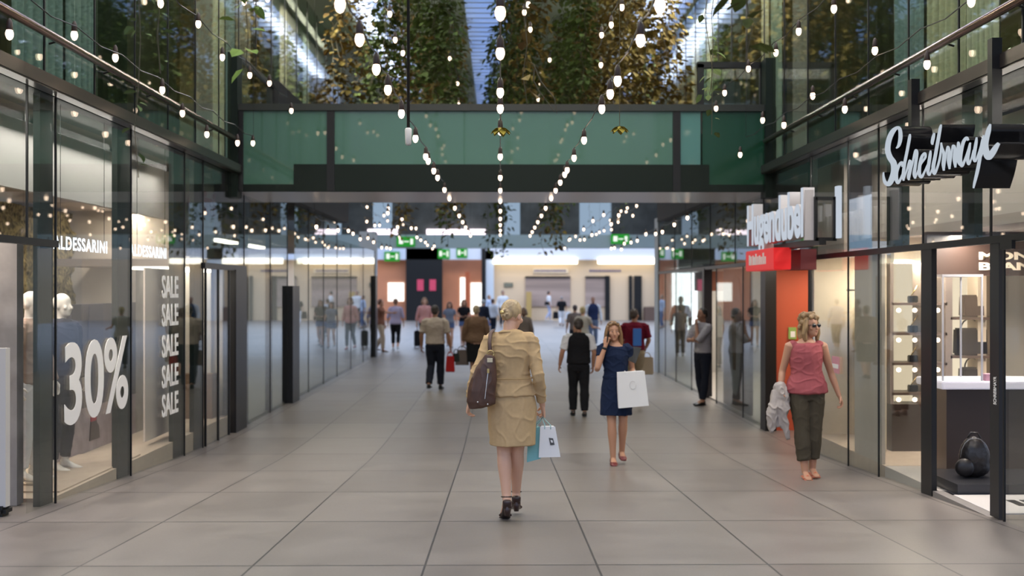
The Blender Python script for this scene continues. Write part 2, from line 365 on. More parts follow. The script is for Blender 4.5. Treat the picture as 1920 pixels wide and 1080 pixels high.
for a, b in ((440, 458), (614, 628), (1262, 1276), (1440, 1456)):
    bp('post', (at(a, 0, 16).x, Y0 - .03, zb), (at(b, 0, 16).x, Y0 + .05, zt), black)
bp('top_rail', (XL, Y0 - .05, zt - .07), (XR, Y0 + .08, zt + .03), mat('dark_rail', (.02, .024, .02), .4))
bp('rear_parapet', (XL, Y1 - .05, zb), (XR, Y1, zt - .1), gdark)
BX('bridge_pillar', (at(428, 0, 15.9).x, 15.9, zb - .1), (at(446, 0, 15.9).x, 16.2, ZC + 3.52), dgreen, label='dark upright mullion at the left end of the footbridge', cat='post')
BX('bridge_pillar', (at(1437, 0, 15.9).x, 15.9, zb - .1), (at(1456, 0, 15.9).x, 16.2, ZC + 3.45), dgreen, label='dark upright mullion at the right end of the footbridge', cat='post')
def gate(label, x0, x1, yp, depth, right):
    g = empty('gate_frame', (at(x0, 0, 16).x, 16, zt), label=label, cat='frame'); bm = bmesh.new(); Z = at(0, yp, 16).z
    X0, X1 = at(x0, 0, 16.2).x, at(x1, 0, 16.2).x
    if depth:
        for y in (16.2, 16.2 + depth): box(bm, (X0 - .03, y - .03, zt), (X0 + .03, y + .03, Z))
        box(bm, (X0 - .03, 16.2, Z - .05), (X0 + .03, 16.2 + depth, Z + .03))
        gl = B((X0 - .006, 16.25, zt), (X0 + .006, 16.15 + depth, Z - .05))
    else:
        for x in (X0, X1): box(bm, (x - .05, 16.17, zt), (x + .05, 16.27, Z))
        box(bm, (X0 - .05, 16.17, Z - .06), (X1 + .05, 16.27, Z + .03))
        gl = B((X0, 16.21, zt), (X1, 16.225, Z - .05))
    for o in (obj('frame', bm, black), obj('glass_pane', gl, upglass)): o.parent = g; o.matrix_parent_inverse = Matrix.Translation(-g.location)
gate('black framed glass screen on the right end of the footbridge', 1314, 1432, 114, 0, True)
gate('black framed glass side gate on the left end of the footbridge', 448, 448, 100, 2.4, False)

# ================================================================= LEFT SHOPS
sh = mat('shop_ceiling', (.38, .33, .30), .8)
BX('ceiling_left_shop', (-9, 6, ZC + 1.15), (XL - .75, 15.9, ZC + 1.25), sh, kind='structure')
BX('wall_shop_bulkhead_left', (XL - .80, 6, ZC + .98), (XL - .74, 15.9, ZB - .05), mat('bulkhead_white', (.48, .47, .45), .8), kind='structure')
for i, y in enumerate((8.9, 9.9, 10.9)):
    v = BX('ceiling_vent', (XL - 1.15, y, ZC + 1.13), (XL - .95, y + .7, ZC + 1.16), black, label='dark slotted air vent in the left shop ceiling', cat='vent', group='vents in the left shop ceiling')
moss = mat('moss_wall', (.26, .21, .10), .9, nscale=22, bump=1, col2=(.035, .03, .015), stretch=(1, 1, .6))
bm = bmesh.new(); bmesh.ops.create_grid(bm, x_segments=120, y_segments=50, size=.5)
for v in bm.verts:
    y, z = 8.0 + (v.co.x + .5) * 7.8, -.1 + (v.co.y + .5) * 3.0; v.co = Vector((-6.3 + .09 * noise.noise(Vector((y * 6, z * 6, 1))) + .04 * noise.noise(Vector((y * 17, z * 17, 4))), y, z))
obj('moss_backdrop', bm, moss, smooth=True, label='textured olive moss wall behind the left display window', cat='plant wall', kind='stuff')
BX('wall_display_end', (-9, 15.9, -.4), (XL - .3, 16.0, ZB), beige, kind='structure')
BX('concrete_pillar', (-5.9, 9.47, -.12), (-4.27, 9.6, ZT + .02), concrete, label='raw concrete wall slab beside the shop entrance at far left', cat='pillar')
bd = empty('display_backdrop', (-4.8, 12.4, -.1), label='display backdrop with fashion poster behind the percentage lettering', cat='backdrop')
def ch(o, p): o.parent = p; o.matrix_parent_inverse = Matrix.Translation(-p.location); return o
ch(BX('concrete_board', (-4.86, 14.1, -.1), (-4.80, 15.85, 2.05), concrete), bd)
ch(BX('poster', (-4.86, 12.0, .42), (-4.80, 14.1, 1.62), mat('poster_dark', (.055, .05, .07), .5, noise_amt=.4, nscale=3)), bd)
ch(BX('poster_base', (-4.86, 11.2, -.1), (-4.80, 14.1, .42), mat('poster_stone', (.38, .31, .34), .7, noise_amt=.3, nscale=6)), bd)
bm = bmesh.new(); pl = lambda a, b, d: Vector((-4.80 + d, a, b))
rect_poly(bm, [(12.55, .2), (12.72, .2), (12.70, .8), (12.95, 1.0), (12.9, 1.6), (12.5, 1.6), (12.42, 1.0), (12.56, .8)], pl, .002, .012); ch(obj('printed_figure', bm, mat('print_navy', (.02, .025, .05), .5)), bd)
bm = bmesh.new(); rect_poly(bm, [(12.50, .02), (12.80, .02), (12.78, .16), (12.68, .24), (12.54, .24)], pl, .002, .015); ch(obj('printed_boot', bm, mat('print_boot', (.03, .015, .015), .4)), bd)
bm = bmesh.new(); rect_poly(bm, [(12.54, .24), (12.70, .24), (12.69, .36), (12.55, .36)], pl, .002, .014); ch(obj('printed_sock', bm, mat('print_red', (.40, .04, .06), .6)), bd)
# lettering stuck on / hung behind the glass
lp = lambda a, b, d: Vector((XL + .012 + d, a, b))
lpi = lambda a, b, d: Vector((XL - .12 + d, a, b))
signw = mat('window_sticker_white', (.82, .80, .78), .5)
neon = emis('sign_white_light', (.80, .90, 1), 1.7)
link('window_lettering', text_mesh('30%', lp, .004, 9.80, 11.47, ZC - 1.27, ZC - .50, bold=.02), signw, label='large white 30% lettering on the left shop window', cat='window lettering')
s1 = link('shop_sign', text_mesh('ALDESSARINI', lpi, .003, 9.88, 11.22, ZC + .365, ZC + .495, bold=.02, space=1.15), neon, label='lit white shop name sign above the 30% lettering', cat='sign')
s2 = link('shop_sign', text_mesh('ALDESSARINI', lpi, .003, 11.9, 13.2, ZC + .365, ZC + .50, bold=.02, space=1.15), neon, label='lit white shop name sign above the sale banner', cat='sign')
for sg_, ya, yb in ((s1, 10.0, 11.1), (s2, 12.1, 13.1)):
    for y in (ya, yb): bm = bmesh.new(); cyl(bm, (XL - .105, y, ZC + .47), (XL - .105, y, ZB), .003, 5); obj('wire', bm, black, sg_)
BX('sale_banner', (XL - .30, 12.9, -.05), (XL - .28, 14.05, 2.05), mat('banner_cloth', (.62, .54, .48), .8), label='tall beige sale banner hanging in the left shop window', cat='banner')
for i, yp in enumerate((538, 590, 647, 703, 756)):
    z = ZC - (yp - VY) * 12.95 / F
    link('sale_lettering', text_mesh('SALE', lp, .004, 12.62, 13.25, z - .135, z + .135, bold=.02), signw, label='%s of the five white SALE words on the left window' % ('top', 'second from top', 'middle', 'second from bottom', 'bottom')[i], cat='window lettering', group='white sale words on the window')
# blurred purple lettering behind the upper glass
lpb = lambda a, b, d: Vector((XL - .25 + d, a, b))
BX('sign_board', (XL - .34, 14.5, ZC + .45), (XL - .28, 16.0, ZB - .1), mat('board_grey', (.42, .40, .37), .8), label='pale grey sign board with faded red letters above the left doorway', cat='sign board')
ob = link('lettering', text_mesh('opini', lpb, .02, 14.6, 15.9, ZC + .95, ZC + 1.40, bold=.03), mat('faded_red', (.25, .05, .07), .6)); ch(ob, bpy.data.objects['sign_board'])
# doorway recess left
BX('wall_lobby', (-5.4, 16.05, -.35), (XL - .16, 16.15, ZT), mat('lobby_beige', (.55, .47, .36), .7), kind='structure')
BX('lobby_cabinet', (-4.75, 15.6, gz(15.6)), (-4.2, 15.88, .55), mat('brown_board', (.16, .10, .06), .6), bev=.01, label='low brown cabinet inside the left doorway', cat='cabinet')
bm = bmesh.new()
for y in (14.55, 15.2, 15.8): box(bm, (XL - .02, y - .03, gz(y)), (XL + .01, y, ZT - .13))
gd = obj('sliding_door', bm, black, label='glass sliding door with thin black frames at the left doorway', cat='door')
BX('door_glass', (XL - .012, 14.5, gz(15.7)), (XL - .004, 15.8, ZT - .13), shopglass, gd)
BX('lobby_lamp', (-5.2, 14.6, ZT - .16), (-4.3, 15.9, ZT - .12), stripm, label='bright strip lamp over the left doorway lobby', cat='lamp')
BX('ceiling_lobby', (-6.0, 14.4, ZT - .1), (XL - .05, 16.0, ZT), sh, kind='structure')
# security gate at far left
sg = empty('security_gate', (-4.2, 8.95, gz(8.95)), label='white rounded security gate panel at the far left shop entrance', cat='security gate')
bm = bmesh.new(); box(bm, (-.18, -.04, .08), (.09, .04, 1.50)); bmesh.ops.bevel(bm, geom=[e for e in bm.edges if abs(e.verts[0].co.x - e.verts[1].co.x) < .01 and e.verts[0].co.z * e.verts[1].co.z > .2 and abs(e.verts[0].co.z - e.verts[1].co.z) < .01], offset=.10, segments=6, affect='EDGES'); obj('panel', bm, mat('gate_plastic', (.52, .50, .48), .45), sg)
obj('base', B((-.22, -.09, 0), (.10, .09, .09), .03), black, sg)
# interior back walls further along, lamps
BX('wall_left_shops_back', (-8.6, 16.2, -.4), (-8.5, 34, ZB + .6), cream, kind='structure')
BX('ceiling_left_far_shops', (-8.6, 16.8, ZC + 1.1), (XL - .3, 34, ZC + 1.2), sh, kind='structure')
for i, y in enumerate((17.6, 20.5, 23.5, 26.5)):
    BX('strip_lamp', (-6.4, y, ZC + 1.05), (-6.2, y + 1.8, ZC + 1.1), stripm, label='warm strip lamp in the ceilings of the left far shops', cat='lamp', group='strip lamps in the left far shops')
BX('round_lamp', (-5.9, 10.2, ZC + 1.10), (-5.5, 10.5, ZC + 1.15), stripm, label='small bright ceiling lamp in the left display window', cat='lamp')

# ================================================================= RIGHT SHOPS
rp = lambda a, b, d: Vector((XR - .012 - d, -a, b))
BX('ceiling_right_shop', (XR + .8, 5, ZC + .62), (9, 13.9, ZC + .72), sh, kind='structure')
BX('wall_shop_bulkhead_right', (XR + .80, 5, ZC + .72), (XR + .86, 13.9, ZB - .05), mat('bulkhead_beige', (.52, .47, .43), .8), kind='structure')
BX('wall_far_bulkhead_right', (XR + .45, 13.95, ZT), (XR + .5, 27, ZB - .02), mat('bulkhead_beige', (0, 0, 0)), kind='structure')
# pen shop behind the corner
BX('wall_pen_shop_back', (4.78, 12.9, -.1), (8, 13.0, ZC + .62), mat('warm_cream', (.78, .68, .52), .7), kind='structure')
BX('fascia_board', (4.66, 11.6, ZC + .14), (7, 11.7, ZC + .62), wood, label='dark brown fascia with cream shop letters inside the pen shop', cat='fascia')
fp = lambda a, b, d: Vector((a, 11.6 - d, b))
t1 = link('lettering', text_mesh('MONT\nBLANC', fp, .015, 5.23, 5.99, ZC + .20, ZC + .40, bold=.03), mat('letter_cream', (.75, .65, .5), .5, emit=(1, .85, .6), es=.05)); t1.parent = bpy.data.objects['fascia_board']
def shelf_unit(name, label, x0, x1, y, z0, z1, levels, lampx):
    u = empty(name, ((x0 + x1) / 2, y, z0), label=label, cat='shelf unit')
    def c(n_, a, b, m, **kk): return ch(BX(n_, a, b, m, **kk), u)
    c('back_panel', (x0, y + .33, z0), (x1, y + .36, z1), emis('backlit_cream', (1, .82, .58), .62))
    for x in (x0, x1): c('side_panel', (x - .02, y, z0), (x + .02, y + .36, z1), mat('shelf_side', (.25, .2, .17), .5))
    c('plinth', (x0, y, -.1), (x1, y + .36, z0), wood)
    for z in levels:
        s_ = c('shelf', (x0, y, z - .015), (x1, y + .33, z + .015), mat('shelf_edge', (.12, .08, .06), .4))
        for lx in lampx:
            bm = bmesh.new(); ell(bm, (lx, y + .08, z - .075), (.028, .028, .028), seg=10); lo = obj('spotlight', bm, bulbm, smooth=True); ch(lo, u)
    return u
shelf_unit('pen_shelf', 'backlit shelf unit with small spotlights behind the right corner window', 4.57, 4.96, 12.4, .45, 2.1, (.57, .92, 1.27, 1.62), (4.68, 4.87))
shelf_unit('bag_shelf', 'backlit cream bag shelves inside the pen shop doorway', 5.26, 5.85, 12.4, .45, 2.0, (.62, 1.0, 1.45), ())
shelf_unit('pen_shelf', 'narrow backlit shelf strip just right of the black door post', 4.99, 5.22, 12.4, .45, 2.1, (.57, .92, 1.27, 1.62), (5.14,))
def simple_bag(name, label, c, w, d, h, m, cat='handbag', handle=True, rz=0, flare=.0, hh=.12, group=None):
    b_ = empty(name, c, rz, label=label, cat=cat, group=group)
    bm = bmesh.new(); vs = box(bm, (-w / 2, -d / 2, 0), (w / 2, d / 2, h))
    for v in vs:
        if v.co.z > h / 2: v.co.x *= 1 - flare; v.co.y *= .75
    bmesh.ops.bevel(bm, geom=bm.edges[:], offset=min(d, w) * .12, segments=2, affect='EDGES'); obj('body', bm, m, b_, smooth=False)
    if handle:
        bm = bmesh.new(); sweep(bm, [(w * .3 * math.cos(t_), 0, h - .01 + hh * math.sin(t_)) for t_ in [i * math.pi / 8 for i in range(9)]], [.009] * 9, n=6, ref=(0, 1, 0)); obj('handle', bm, m, b_, smooth=True)
    return b_
leather = mat('black_leather', (.018, .015, .015), .35)
brleather = mat('brown_leather_case', (.07, .045, .035), .4)
simple_bag('briefcase', 'dark brown leather case on the top bag shelf', (5.56, 12.52, 1.465), .26, .16, .26, brleather, handle=False)
simple_bag('briefcase', 'large dark briefcase on the middle bag shelf', (5.54, 12.52, 1.015), .36, .16, .32, leather)
simple_bag('handbag', 'black bag on the lowest bag shelf', (5.56, 12.52, .635), .28, .16, .24, leather)
for i, z in enumerate((.585, .935, 1.285, 1.635)):
    ps = empty('pen_stand', (4.86, 12.52, z), label='pen on a small dark stand, %s shelf of the corner unit' % ('lowest', 'second lowest', 'second highest', 'highest')[i], cat='pen stand', group='pens on stands')
    obj('stand', B((-.05, -.04, 0), (.05, .04, .08), .008), black, ps)
    bm = bmesh.new(); cyl(bm, (-.03, 0, .06), (.06, 0, .20), .008, 8); obj('pen', bm, mat('gold_metal', (.6, .45, .2), .25, .9), ps, smooth=True)
# counter with glass case, backpack on plinth
ct = empty('display_counter', (4.85, 10.9, -.1), label='brown display counter with lit white top inside the pen shop', cat='counter')
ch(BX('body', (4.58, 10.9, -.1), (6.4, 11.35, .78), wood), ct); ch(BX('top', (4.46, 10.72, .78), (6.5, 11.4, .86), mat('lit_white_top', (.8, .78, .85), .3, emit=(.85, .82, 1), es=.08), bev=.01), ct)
ch(BX('glass_case', (4.50, 10.8, .86), (4.90, 11.3, 1.93), glass('case_glass', (.95, .97, .98), 1.35)), ct)
bm = bmesh.new()
for x in (4.50, 4.90):
    for y in (10.8, 11.3): box(bm, (x - .008, y - .008, .86), (x + .008, y + .008, 1.94))
box(bm, (4.49, 10.79, 1.92), (4.91, 11.31, 1.945)); ch(obj('case_edges', bm, mat('case_steel', (.6, .6, .65), .3, .5)), ct)
BX('gift_box', (4.93, 10.78, .86), (5.06, 10.9, .93), mat('pink_box', (.45, .25, .33), .6), bev=.005, label='small pink box on the lit counter top', cat='box')
bl = empty('display_plinth', (4.75, 10.3, -.1), label='low black display platform under the black backpack', cat='plinth')
bm = bmesh.new(); vs = box(bm, (4.20, 9.75, -.1), (5.4, 10.6, .0)); ch(obj('platform', bm, mat('plinth_black', (.03, .03, .035), .3)), bl)
ch(BX('base_board', (4.24, 9.8, -.12), (5.4, 10.55, -.09), mat('plinth_wood', (.4, .28, .2), .5)), bl)
bk = empty('backpack', (4.53, 10.15, .0), R(-15), label='black leather backpack standing on the low platform in the doorway', cat='backpack')
bm = bmesh.new(); ell(bm, (0, 0, .19), (.14, .10, .20)); ell(bm, (0, .02, .10), (.15, .11, .11)); link('body', fuse(bm, .012, 3, .006, 14), leather, bk, smooth=True)
bm = bmesh.new(); ell(bm, (-.10, -.10, .10), (.09, .05, .09)); link('pocket', fuse(bm, .012, 2), leather, bk, smooth=True)
bm = bmesh.new(); sweep(bm, [(-.06, 0, .37), (-.03, 0, .42), (.03, 0, .42), (.06, 0, .37)], [.01] * 4, n=6, ref=(0, 1, 0)); obj('handle', bm, leather, bk, smooth=True)
bm = bmesh.new(); sweep(bm, [(.13 * math.cos(t_), -.06, .19 + .19 * math.sin(t_)) for t_ in [i * math.pi / 8 for i in range(9)]], [.004] * 9, n=5, ref=(0, 1, 0)); obj('zip', bm, mat('zip_grey', (.25, .25, .27), .3, .6), bk, smooth=True)
mt = BX('door_mat', (4.14, 8.9, -.1), (5.6, 9.7, -.085), mat('mat_white', (.55, .52, .50), .9), label='pale door mat with dark logo inside the pen shop doorway', cat='door mat')
BX('dark_floor_tile', (4.14, 9.7, -.1), (5.6, 9.92, -.09), mat('tile_black', (.03, .03, .04), .3), label='dark threshold strip behind the pale door mat', cat='floor strip')
bm = bmesh.new()
for k in range(6): box(bm, (4.5 + k * .12, 9.2 + .08 * (k % 2), -.085), (4.58 + k * .12, 9.45, -.082))
obj('logo', bm, black, mt)
BX('door_step', (XR - .02, 8.78, -.35), (XR + .1, 9.92, -.09), mat('step_stone', (.2, .18, .17), .5), label='stone threshold at the pen shop doorway', cat='threshold')
# near glass door
dr = empty('shop_door', (XR, 8.66, gz(8.6)), label='dark framed glass door leaf at the right edge', cat='door')
ch(BX('door_stile', (XR - .01, 8.62, gz(8.5)), (XR + .04, 8.78, ZT), mat('stile_grey', (.03, .03, .032), .3, .4)), dr)
ch(BX('hinge', (XR - .06, 8.3, ZT - .09), (XR - .03, 8.5, ZT - .02), black), dr)
ch(link('lettering', text_mesh('SCHREIBMAYR', lambda a, b, d: Vector((XR - .012 - d, 8.66 + b, a)), .002, ZC - .95, ZC - .72, .0, .05, bold=.02), signw), dr)
# panels behind the next windows
BX('wall_stone_panel', (XR + .06, 11.48, -.1), (XR + .10, 12.36, ZT), mat('stone_panel', (.50, .45, .39), .7, noise_amt=.15, nscale=2, stretch=(1, 1, .3)), kind='structure')
BX('wall_cream_shop_back', (5.6, 12.45, -.1), (5.7, 13.9, ZT), cream, kind='structure')
BX('wall_cream_shop_side', (XR + .11, 12.38, -.1), (4.5, 12.42, ZT), cream, kind='structure')
sold = [(.55, .48, .38), (.35, .42, .30), (.62, .58, .50), (.45, .36, .26), (.58, .55, .5)]
for i, c in enumerate(sold):
    bm = bmesh.new(); x = 4.6 + i * .17; sweep(bm, [(x, 13.5, 1.75), (x, 13.5, 1.6), (x, 13.5, 1.1), (x, 13.5, .7)], [(.03, .05), (.07, .2), (.06, .2), (.08, .22)], n=12, ref=(1, 0, 0))
    obj('garment', bm, mat('garment_%d' % i, c, .9), smooth=True, label='pale %s garment hanging in the cream shop window' % ('sand', 'green', 'ivory', 'tan', 'stone grey')[i], cat='garment')
bm = bmesh.new(); cyl(bm, (4.4, 13.5, 1.78), (5.6, 13.5, 1.78), .012); obj('garment_rail', bm, black, label='black rail carrying pale garments in the cream shop window', cat='rail')
stk = BX('window_sticker', (XR - .02, 12.68, .78), (XR - .013, 12.95, .98), mat('sticker_pink', (.62, .28, .34), .5), label='small pink and white sticker on the glass beside the woman in pink', cat='sticker')
bm = bmesh.new(); box(bm, (XR - .026, 12.70, .84), (XR - .02, 12.93, .89)); obj('white_band', bm, signw, stk)
# orange entrance
BX('wall_entrance_divider', (XR + .03, 13.86, -.36), (6.4, 13.92, ZT), cream, kind='structure')
BX('wall_orange', (XR + .13, 16.2, -.36), (6.5, 16.32, ZT), orange, kind='structure')
BX('wall_orange_side', (6.4, 13.95, -.36), (6.5, 16.2, ZT), orange, kind='structure')
BX('ceiling_orange_entrance', (XR + .02, 13.9, ZT - .02), (6.5, 16.3, ZT + .04), white, kind='structure')
BX('strip_lamp', (XR + .1, 14.0, ZT - .07), (XR + .25, 15.8, ZT - .03), stripm, label='warm strip lamp over the orange entrance', cat='lamp')
es_ = empty('notice_sign', at(1487, 625, 16.18), label='small green and white notice on the orange wall', cat='sign')
obj('plate', B((-.06, -.015, -.09), (.06, 0, .09)), mat('notice_green', (.25, .4, .1), .5), es_); obj('panel', B((-.03, -.02, -.06), (.04, -.015, .03)), signw, es_)
# poster panel with long haired figure, panel imitating a pinkish reflection
pp = empty('poster_panel', (XR + .12, 18.9, -.36), label='tall grey poster panel with a dark haired figure behind right glass', cat='poster')
ch(BX('board', (XR + .12, 17.85, -.36), (XR + .18, 19.95, ZT - .05), mat('poster_grey', (.20, .17, .17), .6)), pp)
bm = bmesh.new(); pq = lambda a, b, d: Vector((XR + .12 - d, a, b))
rect_poly(bm, [(18.9 + .42 * math.cos(t_), .95 + 1.05 * math.sin(t_)) for t_ in [i * math.pi / 14 for i in range(28)]], pq, .002, .01); ch(obj('oval_print', bm, mat('print_pale', (.42, .42, .44), .6)), pp)
bm = bmesh.new(); rect_poly(bm, [(18.45, 1.2), (18.40, 1.6), (18.6, 2.0), (18.85, 2.08), (19.1, 1.95), (19.2, 1.6), (19.2, 1.35), (18.8, 1.3), (18.7, 1.05)], pq, .012, .02); ch(obj('hair_print', bm, black), pp)
bm = bmesh.new(); rect_poly(bm, [(18.85, .35), (19.05, .35), (19.15, 1.3), (18.8, 1.3)], pq, .012, .02); ch(obj('dress_print', bm, mat('print_brown', (.20, .15, .10), .6)), pp)
BX('wall_pink_reflection', (XR + .5, 16.45, -.36), (XR + .55, 17.8, ZT), mat('salmon_reflection', (.42, .20, .15), .6), kind='structure')  # salmon colour stands in for a reflection in the glass
bm = bmesh.new(); box(bm, (XR + .42, 16.9, 1.2), (XR + .48, 17.3, 1.75)); obj('lit_screen', bm, emis('screen_white', (.8, .85, 1), 1.6), label='small bright screen glowing behind the glass left of the orange wall', cat='screen')
# far right interior and bright exit
BX('wall_right_shops_back', (7.4, 20, -.4), (7.5, 27.3, ZT + .2), beige, kind='structure')
BX('ceiling_right_far_shops', (XR + .1, 20, ZT + .1), (7.5, 27.3, ZT + .16), white, kind='structure')
BX('daylight_window', (4.38, 27.14, .75), (5.02, 27.2, 2.2), emis('daylight_pane', (.9, .95, 1), 3.5), label='blown out bright daylight window at the far right exit', cat='window')
BX('wall_right_end', (XR + .1, 27.2, -.4), (7.5, 27.3, ZB), greyw, kind='structure')
BX('wall_end_pier', (XR - .02, 27.3, -.4), (XR + .5, 27.9, ZB + .1), mat('blue_grey_pier', (.45, .50, .56), .5), kind='structure')
BX('wall_end_pier_left', (XL - .5, 34.1, -.4), (XL + .02, 34.6, ZB + .1), mat('blue_grey_pier', (0, 0, 0)), kind='structure')
for i in range(5):
    BX('brown_sign_box', (XR + .2, 21.6, ZT - .45), (XR + .8, 23.4, ZT - .05), mat('brown_red', (.28, .09, .04), .5), label='rusty orange fascia box over the far right windows', cat='fascia') if i == 0 else None

# ---- big projecting signs on the right
def stroke(bm, pts, plane, d0, d1, dot=False):
    """brush stroke: pts = (a, b, width); smooth ribbon, extruded"""
    P = []
    n = len(pts)
    for i in range(n - 1):
        p0, p1, p2, p3 = (Vector(pts[max(0, min(n - 1, j))]) for j in (i - 1, i, i + 1, i + 2))
        for k in range(7):
            t = k / 7; P.append(.5 * ((2 * p1) + (p2 - p0) * t + (2 * p0 - 5 * p1 + 4 * p2 - p3) * t * t + (3 * p1 - p0 - 3 * p2 + p3) * t ** 3))
    P.append(Vector(pts[-1]))
    L_, R_ = [], []
    for i, p in enumerate(P):
        q = P[min(i + 1, len(P) - 1)] - P[max(i - 1, 0)]; nn = Vector((-q.y, q.x)); nn = nn.normalized() if nn.length > 1e-6 else Vector((1, 0)); w = max(p.z, .004) / 2
        L_.append((p.x + nn.x * w, p.y + nn.y * w)); R_.append((p.x - nn.x * w, p.y - nn.y * w))
    rows = [[bm.verts.new(plane(*l, d0)), bm.verts.new(plane(*r, d0)), bm.verts.new(plane(*r, d1)), bm.verts.new(plane(*l, d1))] for l, r in zip(L_, R_)]
    for a, b in zip(rows, rows[1:]):
        for i in range(4): bm.faces.new((a[i], a[(i + 1) % 4], b[(i + 1) % 4], b[i]))
    bm.faces.new(rows[0]); bm.faces.new(rows[-1][::-1])
# traced in photo pixels (x, y, width px) on the sign plane
XS = 3.52
def sgn(px, py):
    Y = XS * F / (px - VX); return (Y, ZC - (py - VY) * Y / F)
strokes = [
 [(1683,277,2),(1688,271,6),(1691,257,8),(1690,242,7),(1685,238,6),(1676,246,10),(1669,262,11),(1667,280,11),(1671,294,12),(1678,305,13),(1679,320,13),(1675,334,12),(1669,344,10),(1662,341,7),(1659,330,4),(1659,322,2)],
 [(1695,312,5),(1694,304,7),(1689,308,7),(1684,320,8),(1683,333,9),(1686,342,7),(1691,335,5),(1696,322,3)],
 [(1709,250,3),(1708,258,7),(1704,280,7),(1699,305,7),(1696,328,7),(1697,338,4)],[(1697,336,3),(1703,318,4),(1709,300,6),(1709,316,7),(1706,330,7),(1707,337,3)],
 [(1707,336,3),(1713,308,4),(1719,282,5),(1722,286,7),(1719,310,7),(1717,325,8),(1719,334,4)],
 [(1719,333,3),(1729,308,4),(1738,294,5),(1737,286,5),(1731,294,7),(1727,312,8),(1727,326,8),(1731,331,6),(1737,320,4),(1742,308,3)],
 [(1748,281,3),(1747,290,7),(1744,310,8),(1743,322,7),(1746,327,4),(1751,315,3)],
 [(1755,248,4),(1753,256,8),(1751,266,7),(1752,270,3)],
 [(1768,232,3),(1766,240,7),(1762,262,8),(1757,290,8),(1753,312,9),(1755,325,6),(1761,312,5),(1766,292,5),(1768,272,3)],
 [(1768,266,3),(1769,275,6),(1773,288,7),(1772,306,8),(1773,319,4)],
 [(1773,318,3),(1776,295,4),(1780,274,4),(1783,282,7),(1782,300,8),(1784,316,4)],[(1784,315,3),(1787,292,4),(1790,272,4),(1794,278,7),(1793,298,8),(1795,313,4)],[(1795,312,3),(1798,288,4),(1800,266,4),(1802,275,5),(1800,300,5),(1804,309,4)],
 [(1819,262,5),(1816,257,7),(1810,265,8),(1806,282,8),(1804,298,9),(1807,310,7),(1813,298,5),(1819,280,4),(1822,268,3)],[(1823,266,3),(1821,280,6),(1818,296,8),(1820,307,5),(1825,296,3),(1829,280,3)],
 [(1835,256,3),(1834,266,7),(1831,284,8),(1830,297,7),(1833,301,4),(1839,286,4),(1846,262,3)],[(1848,252,3),(1846,264,7),(1843,282,8),(1840,302,8),(1836,322,8),(1831,342,6),(1829,352,3)],
 [(1842,296,3),(1850,276,4),(1855,262,4)],[(1861,231,3),(1858,242,9),(1854,258,10),(1852,272,11),(1854,287,14),(1858,293,13),(1865,285,13),(1872,274,10),(1877,267,6)],
]
def in_sign(bm, sts, X, d0, d1):
    pl_ = lambda a, b, d: Vector((X + d, X * F / (a - VX), ZC - (b - VY) * X / (a - VX)))
    for i, st in enumerate(sts): stroke(bm, [(a, b, w * (.85 if i in (0, len(sts) - 1) else .68) + .3) for a, b, w in st], pl_, d0, d1)
so = empty('script_sign', (XS, 8.6, ZC + 1.1), label='large white script shop sign with black sides projecting on the right', cat='sign')
bm = bmesh.new(); in_sign(bm, strokes, XS, 0, .004); ch(obj('white_letters', bm, emis('sign_face_blue_white', (.78, .87, .97), .40)), so)
bm = bmesh.new(); in_sign(bm, strokes, XS, .0045, .27); ch(obj('black_letter_sides', bm, mat('gloss_black', (.01, .01, .011), .15)), so)
for a, b in ((9.05, 1710), (7.55, 1870)):
    Yp = 3.9 * F / ((1717 if b == 1710 else 1870) - VX); ch(BX('bracket_post', (3.86, Yp - .04, ZC + 1.15), (3.94, Yp + .04, ZB + .25), black), so)
ch(BX('bracket_rail', (3.78, 7.7, ZC + 1.08), (3.84, 9.9, ZC + 1.14), black), so)
# upright letters sign further along
hs = empty('letter_sign', (3.5, 13.5, ZC + .57), label='white block letter shop sign projecting above the red sign box', cat='sign')
hp = lambda a, b, d: Vector((3.5 + d, -a, b))
ch(link('letters', text_mesh('Hugendubel', hp, .004, -15.1, -12.3, ZC + .42, ZC + 1.17, bold=.03), emis('sign_face_white', (.80, .88, 1), .42)), hs)
ch(link('letter_sides', text_mesh('Hugendubel', lambda a, b, d: Vector((3.505 + d, -a, b)), .13, -15.1, -12.3, ZC + .42, ZC + 1.17, bold=.025), mat('letter_side_grey', (.5, .47, .47), .5)), hs)
ch(BX('side_return', (3.52, 12.28, ZC + .56), (3.62, 12.34, ZC + 1.14), mat('letter_side_grey', (0, 0, 0))), hs)
ch(BX('base_rail', (3.66, 12.2, ZC + .50), (3.74, 15.1, ZC + .58), black), hs)
bm = bmesh.new()
for x in (3.64, 3.86): box(bm, (x - .02, 12.26, ZC + .55), (x + .02, 12.32, ZC + 1.06))
for z in (.57, 1.04): box(bm, (3.64, 12.26, ZC + z - .02), (3.86, 12.32, ZC + z + .02))
ch(obj('bracket_frame', bm, black), hs)
ch(BX('rear_letter_edge', (3.87, 12.2, ZC + .58), (3.92, 12.3, ZC + 1.18), emis('sign_face_white', (0, 0, 0), 1)), hs)
rs = empty('red_sign_box', (3.45, 14.4, ZC + .25), label='red illuminated sign box under the white block letter sign', cat='sign')
ch(BX('box', (3.46, 13.45, ZC + .24), (3.68, 15.0, ZC + .52), mat('sign_red', (.62, .012, .015), .4, emit=(.9, .03, .03), es=.2), bev=.01), rs)
ch(BX('rear_box', (3.80, 13.45, ZC + .24), (4.0, 14.2, ZC + .50), mat('sign_red_dark', (.14, .015, .02), .5)), rs)
bm = bmesh.new(); ps = [(14.75, .14), (14.66, .12), (14.55, .13), (14.47, .11), (14.38, .15), (14.28, .11), (14.18, .12), (14.08, .10), (13.98, .15), (13.88, .10)]
